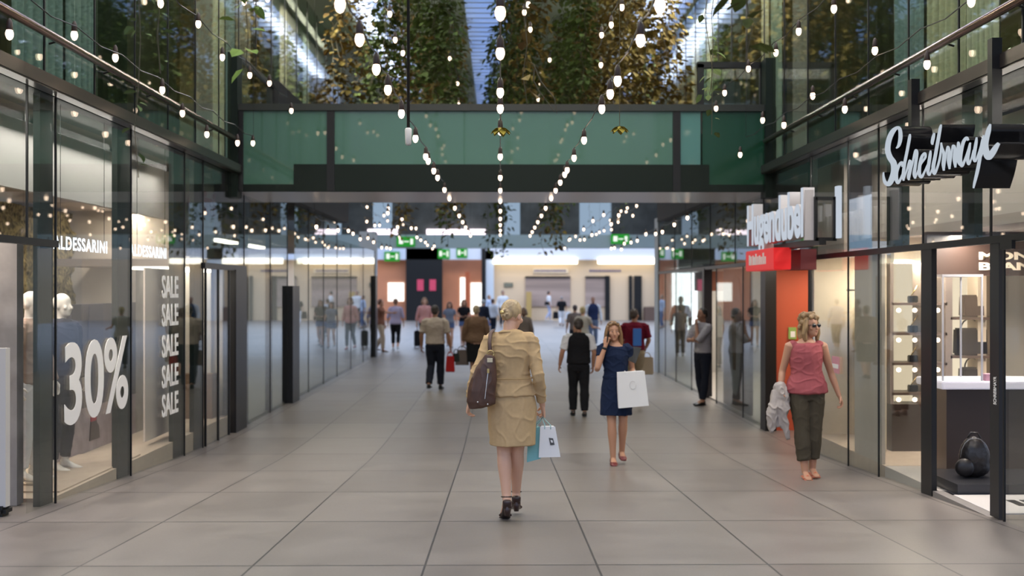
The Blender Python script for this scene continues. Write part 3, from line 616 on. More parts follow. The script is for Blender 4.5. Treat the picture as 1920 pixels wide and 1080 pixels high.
for y, h in ps: box(bm, (3.452, y - .03, ZC + .32), (3.459, y + .03, ZC + .32 + h))
ch(obj('white_marks', bm, signw), rs)

# ================================================================= COURT AND FAR FACADE
YF = 72.0
def fx(px): return (px - VX) * YF / F
def fz(py): return ZC - (py - VY) * YF / F
def fb(name, x0, x1, y0, y1, m, d=0, t=.3, **k): return BX(name, (fx(x0), YF - d - t, fz(y1)), (fx(x1), YF - d, fz(y0)), m, **k)
fcream = mat('facade_cream', (.66, .50, .34), .7)
fb('wall_far_cream', 925, 1236, 487, 605, fcream, -.6, .3, kind='structure')
fb('wall_far_band', 500, 1300, 462, 487, mat('facade_band', (.62, .66, .74), .6), -.2, .5, kind='structure')
fb('wall_far_pier', 911, 926, 470, 605, mat('facade_blue_white', (.55, .60, .66), .5), 0, kind='structure')
fb('wall_far_pier_right', 1232, 1262, 465, 605, mat('facade_blue_white', (0, 0, 0)), 0, kind='structure')
fb('wall_far_black', 762, 830, 465, 605, black, 0, kind='structure')
fb('wall_far_black_strip', 903, 911, 465, 605, black, .1, kind='structure')
fb('wall_far_orange_right', 828, 905, 484, 605, mat('facade_orange', (.66, .26, .13), .7, noise_amt=.2, nscale=.5), -1.2, kind='structure')
fb('wall_far_orange_left', 690, 764, 484, 605, mat('facade_orange', (0, 0, 0)), -.6, kind='structure')
fb('wall_far_left', 380, 692, 487, 605, fcream, -.6, kind='structure')
fb('wall_far_right', 1262, 1500, 487, 605, fcream, -.6, kind='structure')
for i, (a, b) in enumerate(((925, 1082), (1120, 1232), (560, 690), (1270, 1330))):
    fb('facade_lamp_strip', a, b, 485, 495, emis('facade_strip', (1, .93, .75), 3), .3, .15, label='bright lamp strip over the %s part of the far cream facade' % ('middle', 'right', 'left', 'rightmost')[i], cat='lamp')
fb('shop_sign_board', 1000, 1066, 503, 512, mat('board_cream', (.72, .6, .46), .6), -.3, .1, label='cream board with small dark lettering over the left far doorway', cat='sign board')
for i, (a, b) in enumerate(((1002, 1062), (1106, 1166))):
    bm = bmesh.new(); x = a
    while x < b:
        w = rnd.uniform(2.6, 4.2); box(bm, (fx(x), YF + (.18 if i == 0 else .26), fz(509.5)), (fx(x + w), YF + (.20 if i == 0 else .30), fz(505.5))); x += w + 1.2
    obj('facade_lettering', bm, mat('facade_letter', (.16, .13, .22), .6), label='small dark lettering over the %s far doorway' % ('left', 'right')[i], cat='lettering')
BXd = []
for i, (a, b, lab) in enumerate(((985, 1070, 'wide'), (1098, 1137, 'narrow'))):
    s_ = fb('shop_interior', a, b, 520, 575, mat('interior_taupe', (.40, .30, .26), .7, noise_amt=.4, nscale=.8, stretch=(.1, 1, 3)), -.3, .1, label='%s taupe display opening in the far cream facade' % lab, cat='display opening')
    bm = bmesh.new(); box(bm, (fx(a), YF + .1, fz(518)), (fx(b), YF + .3, fz(520.5))); obj('opening_frame', bm, black, s_)
for i, (a, b) in enumerate(((1135, 1144), (1180, 1186), (1190, 1204))):
    fb('facade_post', a, b, 517, 603, black, -.3, .2, label='%s black post in the far cream facade' % ('left', 'middle', 'right')[i], cat='post')
fb('facade_crate', 1205, 1228, 575, 603, mat('crate_brown', (.12, .07, .05), .6), .3, .6, bev=.05, label='dark box stack at the right of the far cream facade', cat='box')
fb('gold_column', 986, 996, 547, 600, mat('gold_column_paint', (.45, .30, .10), .5), .3, .4, label='short golden column beside the wide far opening', cat='column')
fb('menu_board', 945, 962, 530, 538, mat('menu_dark', (.16, .16, .12), .6), -.3, .1, label='small dark plaque on the far cream wall', cat='plaque')
for i, (x, y0, y1) in enumerate(((789, 524, 545), (812, 524, 545))):
    fb('red_poster', x - 6, x + 6, y0, y1, mat('poster_crimson', (.55, .05, .10), .6, emit=(1, .1, .2), es=.05), .3, .06, label='red poster on the black far wall, %s one' % ('left', 'right')[i], cat='poster')
for i, (a, b, y0, y1) in enumerate(((727, 757, 530, 565), (882, 903, 530, 590), (862, 873, 520, 575))):
    fb('lit_window', a, b, y0, y1, emis('lit_window_white', (1, .97, .9), 1.2), -.9 if i else -.3, .1, label='bright lit window in the %s' % ('left orange bay', 'right orange bay, wide one', 'right orange bay, narrow one')[i], cat='window')
fb('orange_pillar', 872, 880, 510, 605, mat('burnt_orange', (.45, .10, .03), .6), -.4, .2, label='burnt orange pillar in the right orange bay', cat='pillar')
# beam across the court and upper facade over it
BX('wall_court_beam', (-14, 40, ZC + 1.52), (14, 40.5, ZC + 2.02), mat('beam_blue_green', (.38, .48, .50), .4), kind='structure')
BX('wall_court_upper', (-14, 43, ZC + 2.0), (14, 43.2, 9), mat('upper_dark', (.085, .09, .085), .5, noise_amt=.5, nscale=1.5), kind='structure')
for i, (a, b) in enumerate(((945, 975), (1087, 1146), (700, 735), (610, 640))):
    BX('upper_window', (at(a, 0, 42.9).x, 42.85, ZC + 2.05), (at(b, 0, 42.9).x, 43.0, ZC + 3.6), emis('upper_window_blue', (.50, .68, .90), .36), label='pale blue lit window above the court beam %d' % i, cat='window')
for i, (a, b) in enumerate(((800, 910), (690, 745))):
    BX('upper_display_light', (at(a, 0, 42.8).x, 42.7, at(0, 440, 42.8).z), (at(b, 0, 42.8).x, 43.0, at(0, 430, 42.8).z), emis('upper_display_glow', (1, .85, .95), 1.6), label='long pinkish display light above the court beam, %s one' % ('longer', 'shorter')[i], cat='lamp')
win = [o for o in bpy.data.objects if o.name.startswith('upper_window')]
for o, l in zip(sorted(win, key=lambda q: q.name), ('pale blue lit window above the court beam, just right of the centre', 'widest pale blue lit window above the court beam', 'pale blue lit window above the court beam, left of the display light', 'pale blue lit window above the court beam at its left end')): o['label'] = l
gsgn = emis('exit_green', (.04, .50, .06), .38)
for i, (px, py, Y, w) in enumerate(((1163, 448, 39.92, 34), (761, 453, 39.92, 34), (735, 481, 71.6, 28), (832, 476, 71.6, 22), (866, 474, 71.6, 20))):
    c = at(px, py, Y); h = 9 * Y / F; ww = w / 2 * Y / F
    e_ = empty('exit_sign', c, label='green exit sign %s' % ('hanging at the right of the court beam', 'hanging at the left of the court beam', 'over the left orange bay', 'at the top left of the right orange bay', 'at the top middle of the right orange bay')[i], cat='exit sign')
    obj('sign_box', B((-ww, 0, -h), (ww, .08, h)), gsgn, e_)
    bm = bmesh.new(); box(bm, (-ww * .75, -.01, -h * .5), (-ww * .3, 0, h * .6)); box(bm, (ww * .5, -.01, -h * .6), (ww * .8, 0, h * .6)); box(bm, (-ww * .2, -.01, -h * .12), (ww * .35, 0, h * .12)); obj('pictogram', bm, emis('exit_white', (.9, 1, .9), .7), e_)
    bm = bmesh.new(); cyl(bm, (0, .04, h), (0, .04, h + .25), .01, 6); obj('hanger', bm, black, e_)

# ================================================================= STRING LIGHTS
def bulb_mesh():
    bm = bmesh.new(); prof = [(.008, .0), (.021, -.008), (.027, -.028), (.026, -.048), (.016, -.070), (.003, -.078)]; n = 12; pv = None
    for r, z in prof:
        ring = [bm.verts.new((r * math.cos(2 * math.pi * i / n), r * math.sin(2 * math.pi * i / n), z)) for i in range(n)]
        if pv:
            for i in range(n): bm.faces.new((pv[i], pv[(i + 1) % n], ring[(i + 1) % n], ring[i]))
        pv = ring
    me = bpy.data.meshes.new('bulb'); bm.to_mesh(me); bm.free(); me.materials.append(bulbm)
    for p in me.polygons: p.use_smooth = True
    return me
def socket_mesh():
    bm = bmesh.new(); sweep(bm, [(0, 0, .075), (0, 0, .05), (0, 0, .0), (0, 0, -.008)], [.008, .020, .024, .020], n=10, cap=.2)
    me = bpy.data.meshes.new('socket'); bm.to_mesh(me); bm.free(); me.materials.append(mat('socket_black', (.03, .015, .012), .5))
    for p in me.polygons: p.use_smooth = True
    return me
BM_, SM_ = bulb_mesh(), socket_mesh()
def string_light(x, h, spots, label, sag=.04, jit=0):
    s = empty('string_light', (x, spots[0], ZC + h), label=label, cat='string light')
    bm = bmesh.new(); pts = []
    for a, b in zip(spots, spots[1:]): pts += [(0, a - spots[0], .07), (0, (a + b) / 2 - spots[0], .07 - sag)]
    pts.append((0, spots[-1] - spots[0], .07)); sweep(bm, pts, [.005] * len(pts), n=5); obj('cable', bm, black, s)
    for y in (spots[0], spots[-1]): bm = bmesh.new(); cyl(bm, (0, y - spots[0], .07), (0, y - spots[0], 7.85 - ZC - h), .0025, 4); obj('suspension_wire', bm, black, s)
    for y in spots:
        dz = rnd.uniform(-jit, jit); b = bpy.data.objects.new('bulb', BM_); COL.objects.link(b); b.parent = s; b.location = (rnd.uniform(-jit, jit) * .5, y - spots[0], dz)
        k = bpy.data.objects.new('socket', SM_); COL.objects.link(k); k.parent = b
    return s
def seq(a, b, st): 
    r = []; y = a
    while y < b: r.append(y + rnd.uniform(-.05, .05)); y += st
    return r
string_light(0.0, 1.47, [5.55, 6.5, 7.8, 8.5, 9.7, 11.6, 13.8, 15.6] + seq(17.5, 30, 2.2), 'middle string of warm bulbs running low under the footbridge')
string_light(-.81, 1.47, [5.4, 6.15, 6.98, 7.7, 8.75, 10.2, 11.6, 12, 13.0, 13.8, 15.5] + seq(17, 30, 2.0), 'string of warm bulbs left of the middle, running low under the footbridge')
string_light(.81, 1.47, [5.4, 6.15, 7.35, 7.85, 8.5, 10.3, 11.7, 12.9, 13.4, 14.4, 15.6] + seq(17, 30, 2.0), 'string of warm bulbs right of the middle, running low under the footbridge')
hl = [('left', -1.35), ('right', 1.35)]
string_light(.35, 3.6, seq(-8, 15.6, 1.0), 'high string of small bulbs in front of the footbridge, middle one', jit=.15)
for n_, x in hl:
    string_light(x, 3.25, seq(-9, 15.6, .95), 'high string of small bulbs in front of the footbridge, %s one' % n_, jit=.12)
    string_light(x * .62, 4.1, seq(19, 31, 1.4), 'high string of small bulbs behind the footbridge, %s one' % n_, jit=.15)
    string_light(x * 2.2, 2.6, seq(-6, 15.5, 1.1), 'string of warm bulbs close to the %s upper glazing' % n_, jit=.12)
for n_, q in (('left', -1), ('right', 1)):
    string_light(q * 3.35, 2.0, seq(4.5, 15.5, 1.0), 'lowest string of small bulbs hugging the %s shop fronts' % n_, jit=.2)
    string_light(q * 3.2, 4.0, seq(5.0, 15.5, .9), 'topmost string of small bulbs before the %s upper glazing' % n_, jit=.35)
    string_light(q * 3.3, 1.22, seq(19, 33, 1.3), 'string of small bulbs beyond the footbridge near the %s wall' % n_, jit=.10)
    string_light(q * 2.3, 1.55, seq(21, 39, 1.5), 'string of small bulbs beyond the footbridge over the %s half of the floor' % n_, jit=.18)
    string_light(q * 3.6, 2.1, seq(27.6, 39.5, 1.0), 'string of small bulbs over the %s side of the court' % n_, jit=.3)
bm = bmesh.new(); cyl(bm, (0, 0, 0), (0, 0, 6.0), .013, 8); rod = empty('hanging_rod', (-.775, 9.0, ZC + 1.28), label='long thin black rod hanging down in front of the footbridge with a small glass tip', cat='pendant')
obj('rod', bm, black, rod, smooth=True); bm = bmesh.new(); sweep(bm, [(0, 0, .06), (0, 0, -.06)], [.03, .026], n=10); obj('tip', bm, mat('frosted_tip', (.6, .6, .6), .3), rod, smooth=True)

# ================================================================= HANGING PLANTS
def leaf(bm, c, d, size, nrm):
    d = d.normalized(); s = d.cross(nrm); s = s.normalized() if s.length > 1e-4 else Vector((1, 0, 0)); up = s.cross(d)
    w = size * .36
    P = [c, c + d * size * .35 + s * w + up * size * .05, c + d * size * .75 + s * w * .7, c + d * size - up * size * .12, c + d * size * .75 - s * w * .7, c + d * size * .35 - s * w + up * size * .05]
    vs = [bm.verts.new(p) for p in P]; bm.faces.new((vs[0], vs[1], vs[2], vs[3])); bm.faces.new((vs[0], vs[3], vs[4], vs[5]))
def vine_meshes(length, nl, spread, lsize, seed, strands=4):
    r = random.Random(seed); st = bmesh.new(); lf = bmesh.new()
    for k in range(strands):
        a0 = Vector((r.uniform(-1, 1) * spread, r.uniform(-1, 1) * spread, 0)); L_ = length * r.uniform(.6, 1.0) if k else length
        pts = [a0 + Vector((noise.noise(Vector((i * .5, k, seed))) * spread, noise.noise(Vector((i * .5, k + 9, seed))) * spread, -L_ * i / 14)) for i in range(15)]
        sweep(st, pts, [.006 if nl > 200 else .0028] * 15, n=4)
        for j in range(nl // strands):
            t = r.random() ** .85 * 14; i = min(13, int(t)); p = pts[i].lerp(pts[i + 1], t - i)
            a = r.uniform(0, 6.28); d = Vector((math.cos(a), math.sin(a), r.uniform(-1.1, .2)))
            leaf(lf, p + Vector((d.x, d.y, 0)) * r.uniform(.0, spread * .8), d, lsize * r.uniform(.6, 1.25), Vector((r.uniform(-.5, .5), r.uniform(-.5, .5), 1)))
    out = []
    for bm_, nm in ((st, 'stem'), (lf, 'foliage')):
        me = bpy.data.meshes.new(nm); bm_.to_mesh(me); bm_.free(); out.append(me)
    return out
def leafmat(name, c1, c2):
    return mat(name, c1, .75, nscale=3, col2=c2, spec=.2)
lm = [leafmat('leaf_deep_green', (.09, .13, .03), (.05, .06, .02)), leafmat('leaf_brown_green', (.20, .15, .035), (.10, .06, .02)), leafmat('leaf_green', (.13, .19, .05), (.07, .09, .03))]
stemm = mat('stem_brown', (.06, .05, .025), .7)
def set_mats(ms, m):
    ms[0].materials.append(stemm); ms[1].materials.append(m); return ms
protos = [set_mats(vine_meshes(3.4, 560, .29, .14, s, 6), lm[s % 3]) for s in range(5)]
def vine(ms, loc, rz, sc, label, group=None, szz=1):
    v = empty('hanging_vine', loc, rz, label=label, cat='hanging plant', group=group); v.scale = (sc, sc, szz)
    for me, nm in zip(ms, ('stem', 'foliage')):
        o = bpy.data.objects.new(nm, me); COL.objects.link(o); o.parent = v
    return v
GV = 'dense vines hanging from the roof behind the footbridge'
spots_v = []
for x in (-2.0, -1.15, .55, 1.3, 2.05, 2.7): 
    for y in (18.8, 21.2, 23.6, 26, 28.5, 31, 33.5):
        spots_v.append((x + rnd.uniform(-.06, .06), y + rnd.uniform(-.5, .5)))
for y in (20, 25, 31): spots_v.append((1.7, y)); spots_v.append((-1.6, y))
for y in (19, 22, 25, 28): spots_v.append((rnd.uniform(-.05, .1), y))
for y in (20, 24, 29): spots_v.append((3.1, y)); spots_v.append((-3.0, y + 1))
for x, y in spots_v:
    vine(protos[rnd.randrange(5)], (x, y, 7.85), rnd.uniform(0, 6), rnd.uniform(.8, 1.15), 'dense leafy vine hanging from the roof behind the footbridge', GV, rnd.uniform(.75, 1.05))
thin = [set_mats(vine_meshes(4.6, 90, .12, .085, 21 + s, 2), lm[s]) for s in range(3)]
for i, (px, yb, Y) in enumerate(((932, 490, 31), (1040, 485, 31), (1058, 466, 34), (832, 474, 33), (755, 455, 30), (1025, 440, 29), (1110, 450, 33), (690, 460, 31), (1175, 440, 30), (848, 440, 30), (775, 430, 34))):
    p = at(px, yb, Y); L_ = 7.7 - p.z
    vine(protos[i % 5] if i in (0, 1, 2, 3, 4, 5, 9) else thin[i % 3], (p.x, Y, 7.8), i, 1.0, 'thin green vine trailing down beyond the footbridge towards the court', 'thin vines trailing beyond the footbridge', L_ / (3.4 if i in (0, 1, 2, 3, 4, 5, 9) else 4.6))
def fine_vine(px, yb, Y, L_, nl, ls, m, seed, label, strands=2, spread=.06):
    ms = vine_meshes(L_, nl, spread, ls, seed, strands); set_mats(ms, m); p = at(px, yb, Y); return vine(ms, (p.x, Y, p.z + L_), 0, 1, label)
fresh = leafmat('leaf_fresh_green', (.20, .30, .06), (.10, .18, .04))
fine_vine(287, 335, 6.0, 3.6, 130, .07, leafmat('leaf_mid_green', (.13, .19, .07), (.06, .10, .03)), 31, 'slender vine with curling tendrils hanging in front of the left shop glass', 3)
fine_vine(492, 140, 6.4, 3.0, 110, .09, fresh, 32, 'bright green leafy vine hanging at the upper left', 2, .10)
fine_vine(985, 195, 6.6, 2.6, 120, .09, lm[1], 33, 'tangled twiggy vine hanging just right of the middle bulb string', 4, .09)
fine_vine(1398, 112, 5.6, 2.4, 90, .12, leafmat('leaf_olive', (.10, .13, .03), (.05, .06, .015)), 34, 'olive vine with broad leaves hanging at the upper right', 3, .10)
fine_vine(1335, 250, 9.0, 3.6, 60, .08, lm[2], 35, 'wispy vine hanging before the right end of the footbridge', 2, .08)
gold = leafmat('leaf_yellow_green', (.32, .26, .04), (.16, .14, .02))
for px, py, Y, lb in ((939, 243, 8.6, 'middle'), (1162, 240, 9.5, 'right')):
    bm = bmesh.new()
    for k in range(9): a = k * .7; leaf(bm, Vector((0, 0, .02)), Vector((math.cos(a), math.sin(a) * .6, -.5)), .10, Vector((0, 0, 1)))
    c = at(px, py, Y); lc = empty('leaf_cluster', c, label='yellowish leaf cluster hanging before the %s of the footbridge' % lb, cat='leaves'); obj('foliage', bm, gold, lc)
    bm = bmesh.new(); cyl(bm, (0, 0, 0), (0, 0, 4.6), .003, 4); obj('stem', bm, stemm, lc)
# twig tendrils on the middle vine
for i, (a, b, c) in enumerate((((1000, 120), (1040, 185), (1044, 212)), ((1002, 130), (1010, 170), (1040, 210)))):
    bm = bmesh.new(); P = [at(*q, 6.6) for q in (a, b, c)]; sweep(bm, [P[0], (P[0] + P[1]) / 2 + Vector((-.02, 0, 0)), P[1], P[2]], [.004, .004, .003, .002], n=5)
    obj('tendril', bm, stemm, label='bare twig curling below the middle vine, %s one' % ('longer', 'shorter')[i], cat='twig')

# ================================================================= PEOPLE
SKIN = {'fair': (.62, .36, .25), 'tan': (.48, .25, .155), 'deep': (.36, .18, .11)}
def skinm(k): return mat('skin_' + k, SKIN[k], .5)
def V(*a): return Vector(a)
def lerpl(pts, t):
    """point and index along polyline at fraction t"""
    n = len(pts) - 1; f = t * n; i = min(n - 1, int(f)); return pts[i].lerp(pts[i + 1], f - i)
def hand(bm, wrist, d, w, nrm, curl, s=1.0, n=7):
    """palm and five separate bent fingers; d forearm direction, w thumb side, nrm palm side"""
    d = d.normalized(); w = (w - d * w.dot(d)).normalized(); nr = nrm - d * nrm.dot(d) - w * nrm.dot(w); nr = nr.normalized()
    sweep(bm, [wrist - d * .02 * s, wrist + d * .02 * s, wrist + d * .055 * s, wrist + d * .088 * s], [(.024 * s, .018 * s), (.031 * s, .017 * s), (.039 * s, .016 * s), (.037 * s, .013 * s)], n=10, ref=w)
    for k, (L_, o, r) in enumerate(((.070, .029, .0088), (.079, .0095, .0090), (.073, -.010, .0086), (.057, -.029, .0076))):
        p = wrist + (d * .082 + w * o) * s; a = 0; P = [p - d * .015 * s, p]; c = curl * (1 + .12 * k)
        fan = w * (o * 1.6)
        for seg in (.44, .31, .25):
            a += c; dd = (d * math.cos(a) + nr * math.sin(a) + fan * .6).normalized(); p = p + dd * L_ * seg * s; P.append(p)
        sweep(bm, P, [r * s, r * 1.02 * s, r * .95 * s, r * .88 * s, r * .7 * s], n=n)
    b0 = wrist + (d * .025 + w * .024) * s; td = (d * .62 + w * .66 + nr * .42).normalized(); td2 = (d * .86 + w * .15 + nr * (.45 + curl * .4)).normalized()
    sweep(bm, [b0 - td * .012 * s, b0 + td * .018 * s, b0 + td * .046 * s, b0 + td * .046 * s + td2 * .03 * s], [.013 * s, .0125 * s, .0105 * s, .008 * s], n=n)

def person(label, loc, H, rz, spec, group=None, scale_detail=1):
    """loc = point on the ground; local frame: facing -Y, person's left = +X"""
    P = empty('person', loc, rz, label=label, cat='person', group=group)
    g = spec.get; s = H / 1.72; det = scale_detail          # det 0 far, 1 mid, 2 near
    vox = {0: .017, 1: .011, 2: .0065}[det]
    fem = g('fem', True); bw = g('build', 1.0)
    sh = (.160 if fem else .185) * (bw ** .6)
    J = dict(hipL=V(.085, 0, .90), hipR=V(-.085, 0, .90), kneeL=V(.09, -.01, .49), kneeR=V(-.09, -.01, .49), ankL=V(.09, .03, .085), ankR=V(-.09, .03, .085),
             shL=V(sh, 0, 1.385), shR=V(-sh, 0, 1.385), elL=V(sh + .075, .02, 1.12), elR=V(-sh - .075, .02, 1.12), wrL=V(sh + .09, -.05, .88), wrR=V(-sh - .09, -.05, .88),
             head=V(0, -.015, 1.60), neck=V(0, .01, 1.44))
    for k_, v in g('pose', {}).items(): J[k_] = Vector(v)
    J = {k_: v * s for k_, v in J.items()}
    pelv = (J['hipL'] + J['hipR']) / 2; che = (J['shL'] + J['shR']) / 2
    hw, ww, cw = ((.168, .128, .148) if fem else (.160, .150, .172))
    hw, ww, cw = hw * bw, ww * bw, cw * bw ** .5
    def torso(bm, off, z0=.80, z1=1.47, flare=0, lean=che - pelv):
        rows = [(.80, hw * .86, .10), (.88, hw * .98, .118), (.94, hw, .118), (1.02, (hw + ww) / 2, .105), (1.10, ww, .095), (1.20, (ww + cw) / 2, .102), (1.29, cw, .112), (1.36, cw * .98, .10), (1.405, cw * .84, .088), (1.43, cw * .60, .076), (1.455, .080, .064), (1.48, .052, .055)]
        pts, rad = [], []
        for z, rx, ry in rows:
            if z < z0 - .001 or z > z1 + .001: continue
            t = (z - .90) / (1.385 - .90); c = pelv + lean * t if t > 0 else pelv + V(0, 0, (z - .90) * s)
            pts.append(V(c.x, c.y, c.z)); f = flare * max(0, (1.12 - z) / .3); rad.append(((rx + off + f) * s, (ry * (bw ** .7) + off + f * .7 + (g('belly', 0) if 1.0 < z < 1.25 else 0)) * s))
        csweep(bm, pts, rad, n=24, cap=.25)
    def arm(bm, sd, off, frac):
        a, b, c = J['sh' + sd], J['el' + sd], J['wr' + sd]
        K = [a + V(0, 0, .012), a.lerp(b, .25), a.lerp(b, .6), b, b.lerp(c, .3), b.lerp(c, .7), c]; Rr = [.053, .050, .043, .038, .039, .031, .0245]
        Rr = [r * (bw ** .5) * (.9 if fem else 1.05) for r in Rr]
        cum = [0, .13, .3, .5, .65, .85, 1]; pts, rad = [], []
        for i, t in enumerate(cum):
            if t <= frac + .001: pts.append(K[i]); rad.append((Rr[i] + off) * s)
        if frac < 1:
            i = max(j for j in range(7) if cum[j] <= frac + .001)
            if frac - cum[i] > .02: f = (frac - cum[i]) / (cum[i + 1] - cum[i]); pts.append(K[i].lerp(K[i + 1], f)); rad.append((Rr[i] * (1 - f) + Rr[i + 1] * f + off * 1.3) * s)
        inner = (che.x - a.x) * .5
        sweep(bm, [a + V(inner, 0, 0), a], [(.058 + off) * s * .9, (.054 + off) * s], n=12, ref=(0, 1, 0))
        if len(pts) > 1: csweep(bm, pts, rad, n=14, cap=.15 if frac < 1 or off else .6)
    def leg(bm, sd, off, frac, offk=None):
        a, b, c = J['hip' + sd], J['knee' + sd], J['ank' + sd]
        K = [a, a.lerp(b, .3), a.lerp(b, .7), b, b.lerp(c, .28), b.lerp(c, .65), c]; Rr = [.092, .084, .064, .052, .055, .042, .034]
        Rr = [r * (bw ** .6) for r in Rr]
        cum = [0, .16, .36, .5, .63, .82, 1]; pts, rad = [], []; O = lambda t: off + (offk or 0) * t
        for i, t in enumerate(cum):
            if t <= frac + .001: pts.append(K[i]); rad.append((Rr[i] + O(t)) * s)
        if frac < 1:
            i = max(j for j in range(7) if cum[j] <= frac + .001)
            if frac - cum[i] > .02: f = (frac - cum[i]) / (cum[i + 1] - cum[i]); pts.append(K[i].lerp(K[i + 1], f)); rad.append((Rr[i] * (1 - f) + Rr[i + 1] * f + O(frac)) * s)
        csweep(bm, pts, rad, n=16, cap=.15 if off else .6)
    yaw = g('head_yaw', 0); tilt = g('head_tilt', 0); HR = Matrix.Rotation(R(yaw), 3, 'Z') @ Matrix.Rotation(R(tilt), 3, 'X'); hc = J['head']
    hp_ = lambda x, y, z: hc + HR @ (V(x, y, z) * s)
    sk = skinm(g('skin', 'tan'))
    # ---- body: one continuous surface
    bm = bmesh.new(); torso(bm, 0)
    for sd in 'LR': arm(bm, sd, 0, 1); leg(bm, sd, 0, 1)
    sweep(bm, [J['neck'] - V(0, 0, .03 * s), J['neck'] + V(0, 0, .03 * s), hp_(0, .018, -.06)], [.056 * s, .050 * s, .050 * s], n=12)
    ell(bm, hp_(0, .012, .025), (.074 * s, .093 * s, .092 * s), HR, 18); ell(bm, hp_(0, -.025, -.045), (.056 * s, .062 * s, .072 * s), HR, 16); ell(bm, hp_(0, -.058, -.088), (.026 * s, .024 * s, .022 * s), HR)
    if det:
        sweep(bm, [hp_(0, -.080, .012), hp_(0, -.098, -.022), hp_(0, -.104, -.034)], [.008 * s, .012 * s, .013 * s], n=8)
        for q in (-1, 1): ell(bm, hp_(q * .074, .008, -.012), (.010 * s, .018 * s, .030 * s), HR, 8); ell(bm, hp_(q * .045, -.062, -.025), (.022 * s, .02 * s, .022 * s), HR, 8)
    for sd, q in (('L', 1), ('R', -1)):
        a = J['ank' + sd]; td = Vector(g('toe' + sd, (.02 * q, -1, 0))).normalized(); hl_ = g('heel', 0) * s; base = a + V(0, 0, -.045 * s)
        sweep(bm, [a + V(0, .0, .03 * s), a + V(0, 0, -.01 * s) - td * .022 * s, base + td * .05 * s + V(0, 0, .012 * s - hl_ * .45), base + td * .115 * s - V(0, 0, .012 * s + hl_ * .75), base + td * .165 * s - V(0, 0, .020 * s + hl_ * .9)], [.033 * s, .034 * s, (.034 * s, .026 * s), (.042 * s, .016 * s), (.028 * s, .011 * s)], n=10, ref=(1, 0, 0))
    me = fuse(bm, vox, 3)
    hb = bmesh.new()
    for sd, q in (('L', 1), ('R', -1)):
        e, w_ = J['el' + sd], J['wr' + sd]; d = Vector(g('hd' + sd, (w_ - e))); th = Vector(g('thumb' + sd, (0, -1, 0))); nm = Vector(g('palm' + sd, (-q, 0, 0)))
        hand(hb, w_, d, th, nm, g('curl' + sd, .35), s, 6 if det < 2 else 8)
    if det == 2: hm = fuse(hb, .0032, 2); hb = bmesh.new(); hb.from_mesh(hm)
    hb.from_mesh(me); bmesh.ops.recalc_face_normals(hb, faces=hb.faces); obj('body', hb, sk, P, smooth=True)
    # ---- face details
    if det:
        for q in (-1, 1):
            if not g('shades'):
                bm = bmesh.new(); ell(bm, hp_(q * .031, -.0835, .006), (.0105 * s, .005 * s, .005 * s), HR, 10); e_ = obj('eye', bm, mat('eye_white', (.45, .42, .40), .3), P, smooth=True)
                bm = bmesh.new(); ell(bm, hp_(q * .031, -.0885, .006), (.0056 * s, .003 * s, .0050 * s), HR, 8); obj('iris', bm, mat('iris_dark', (.03, .02, .015), .2), e_, smooth=True)
            bm = bmesh.new(); sweep(bm, [hp_(q * .015, -.088, .024), hp_(q * .033, -.087, .030), hp_(q * .050, -.076, .025)], [.0022 * s, .003 * s, .0016 * s], n=5); obj('eyebrow', bm, mat('brow', (.12, .07, .04), .8), P)
        bm = bmesh.new(); sweep(bm, [hp_(-.022, -.077, -.058), hp_(0, -.088, -.060), hp_(.022, -.077, -.058)], [.002 * s, .0055 * s, .002 * s], n=6); obj('mouth', bm, mat('lips_' + ('rose' if fem else 'dull'), (.40, .12, .10) if fem else (.33, .15, .11), .4), P, smooth=True)
    # ---- hair
    hcol = g('hair', (.10, .06, .035)); hst = g('hairstyle', 'short'); hm = mat('hair_%02d%02d%02d' % tuple(int(c * 99) for c in hcol), hcol, .5, nscale=30, stretch=(1, 1, .2), col2=tuple(c * .55 for c in hcol), bump=.3)
    if hst != 'bald':
        bm = bmesh.new()
        if hst == 'bun':
            ell(bm, hp_(0, .024, .036), (.080 * s, .088 * s, .090 * s), HR, 18); ell(bm, hp_(0, .085, -.005), (.050 * s, .035 * s, .05 * s), HR); ell(bm, hp_(0, .07, .03), (.062 * s, .045 * s, .06 * s), HR)
            for k in range(7): a = k * .9; sweep(bm, [hp_(.0, .10, 0), hp_(.028 * math.cos(a), .118, -.004 + .028 * math.sin(a)), hp_(.03 * math.cos(a + 1), .112, .03 * math.sin(a + 1))], [.013 * s, .013 * s, .008 * s], n=6)
        else:
            ell(bm, hp_(0, .026, .038), (.084 * s, .088 * s, .093 * s), HR, 18); ell(bm, hp_(0, .06, -.01), (.070 * s, .055 * s, .065 * s), HR)
            if hst in ('long', 'bob', 'curly'):
                dn = {'long': -.27, 'bob': -.10, 'curly': -.15}[hst]
                for a_, wd in ((-1, 1), (1, 1)):
                    sweep(bm, [hp_(a_ * .070, -.010, .06), hp_(a_ * .086, -.012, -.02), hp_(a_ * .094, .0, dn * .55), hp_(a_ * .082, .0, dn)], [(.022 * s, .045 * s), (.026 * s, .045 * s), (.030 * s, .045 * s), (.020 * s, .03 * s)], n=10)
                sweep(bm, [hp_(0, .07, .05), hp_(0, .085, -.05), hp_(0, .085, dn * .7), hp_(0, .075, dn)], [(.075 * s, .04 * s), (.082 * s, .04 * s), (.085 * s, .04 * s), (.07 * s, .028 * s)], n=12)
                sweep(bm, [hp_(-.055, -.06, .085), hp_(0, -.055, .108), hp_(.055, -.06, .085)], [.022 * s, .024 * s, .022 * s], n=8)
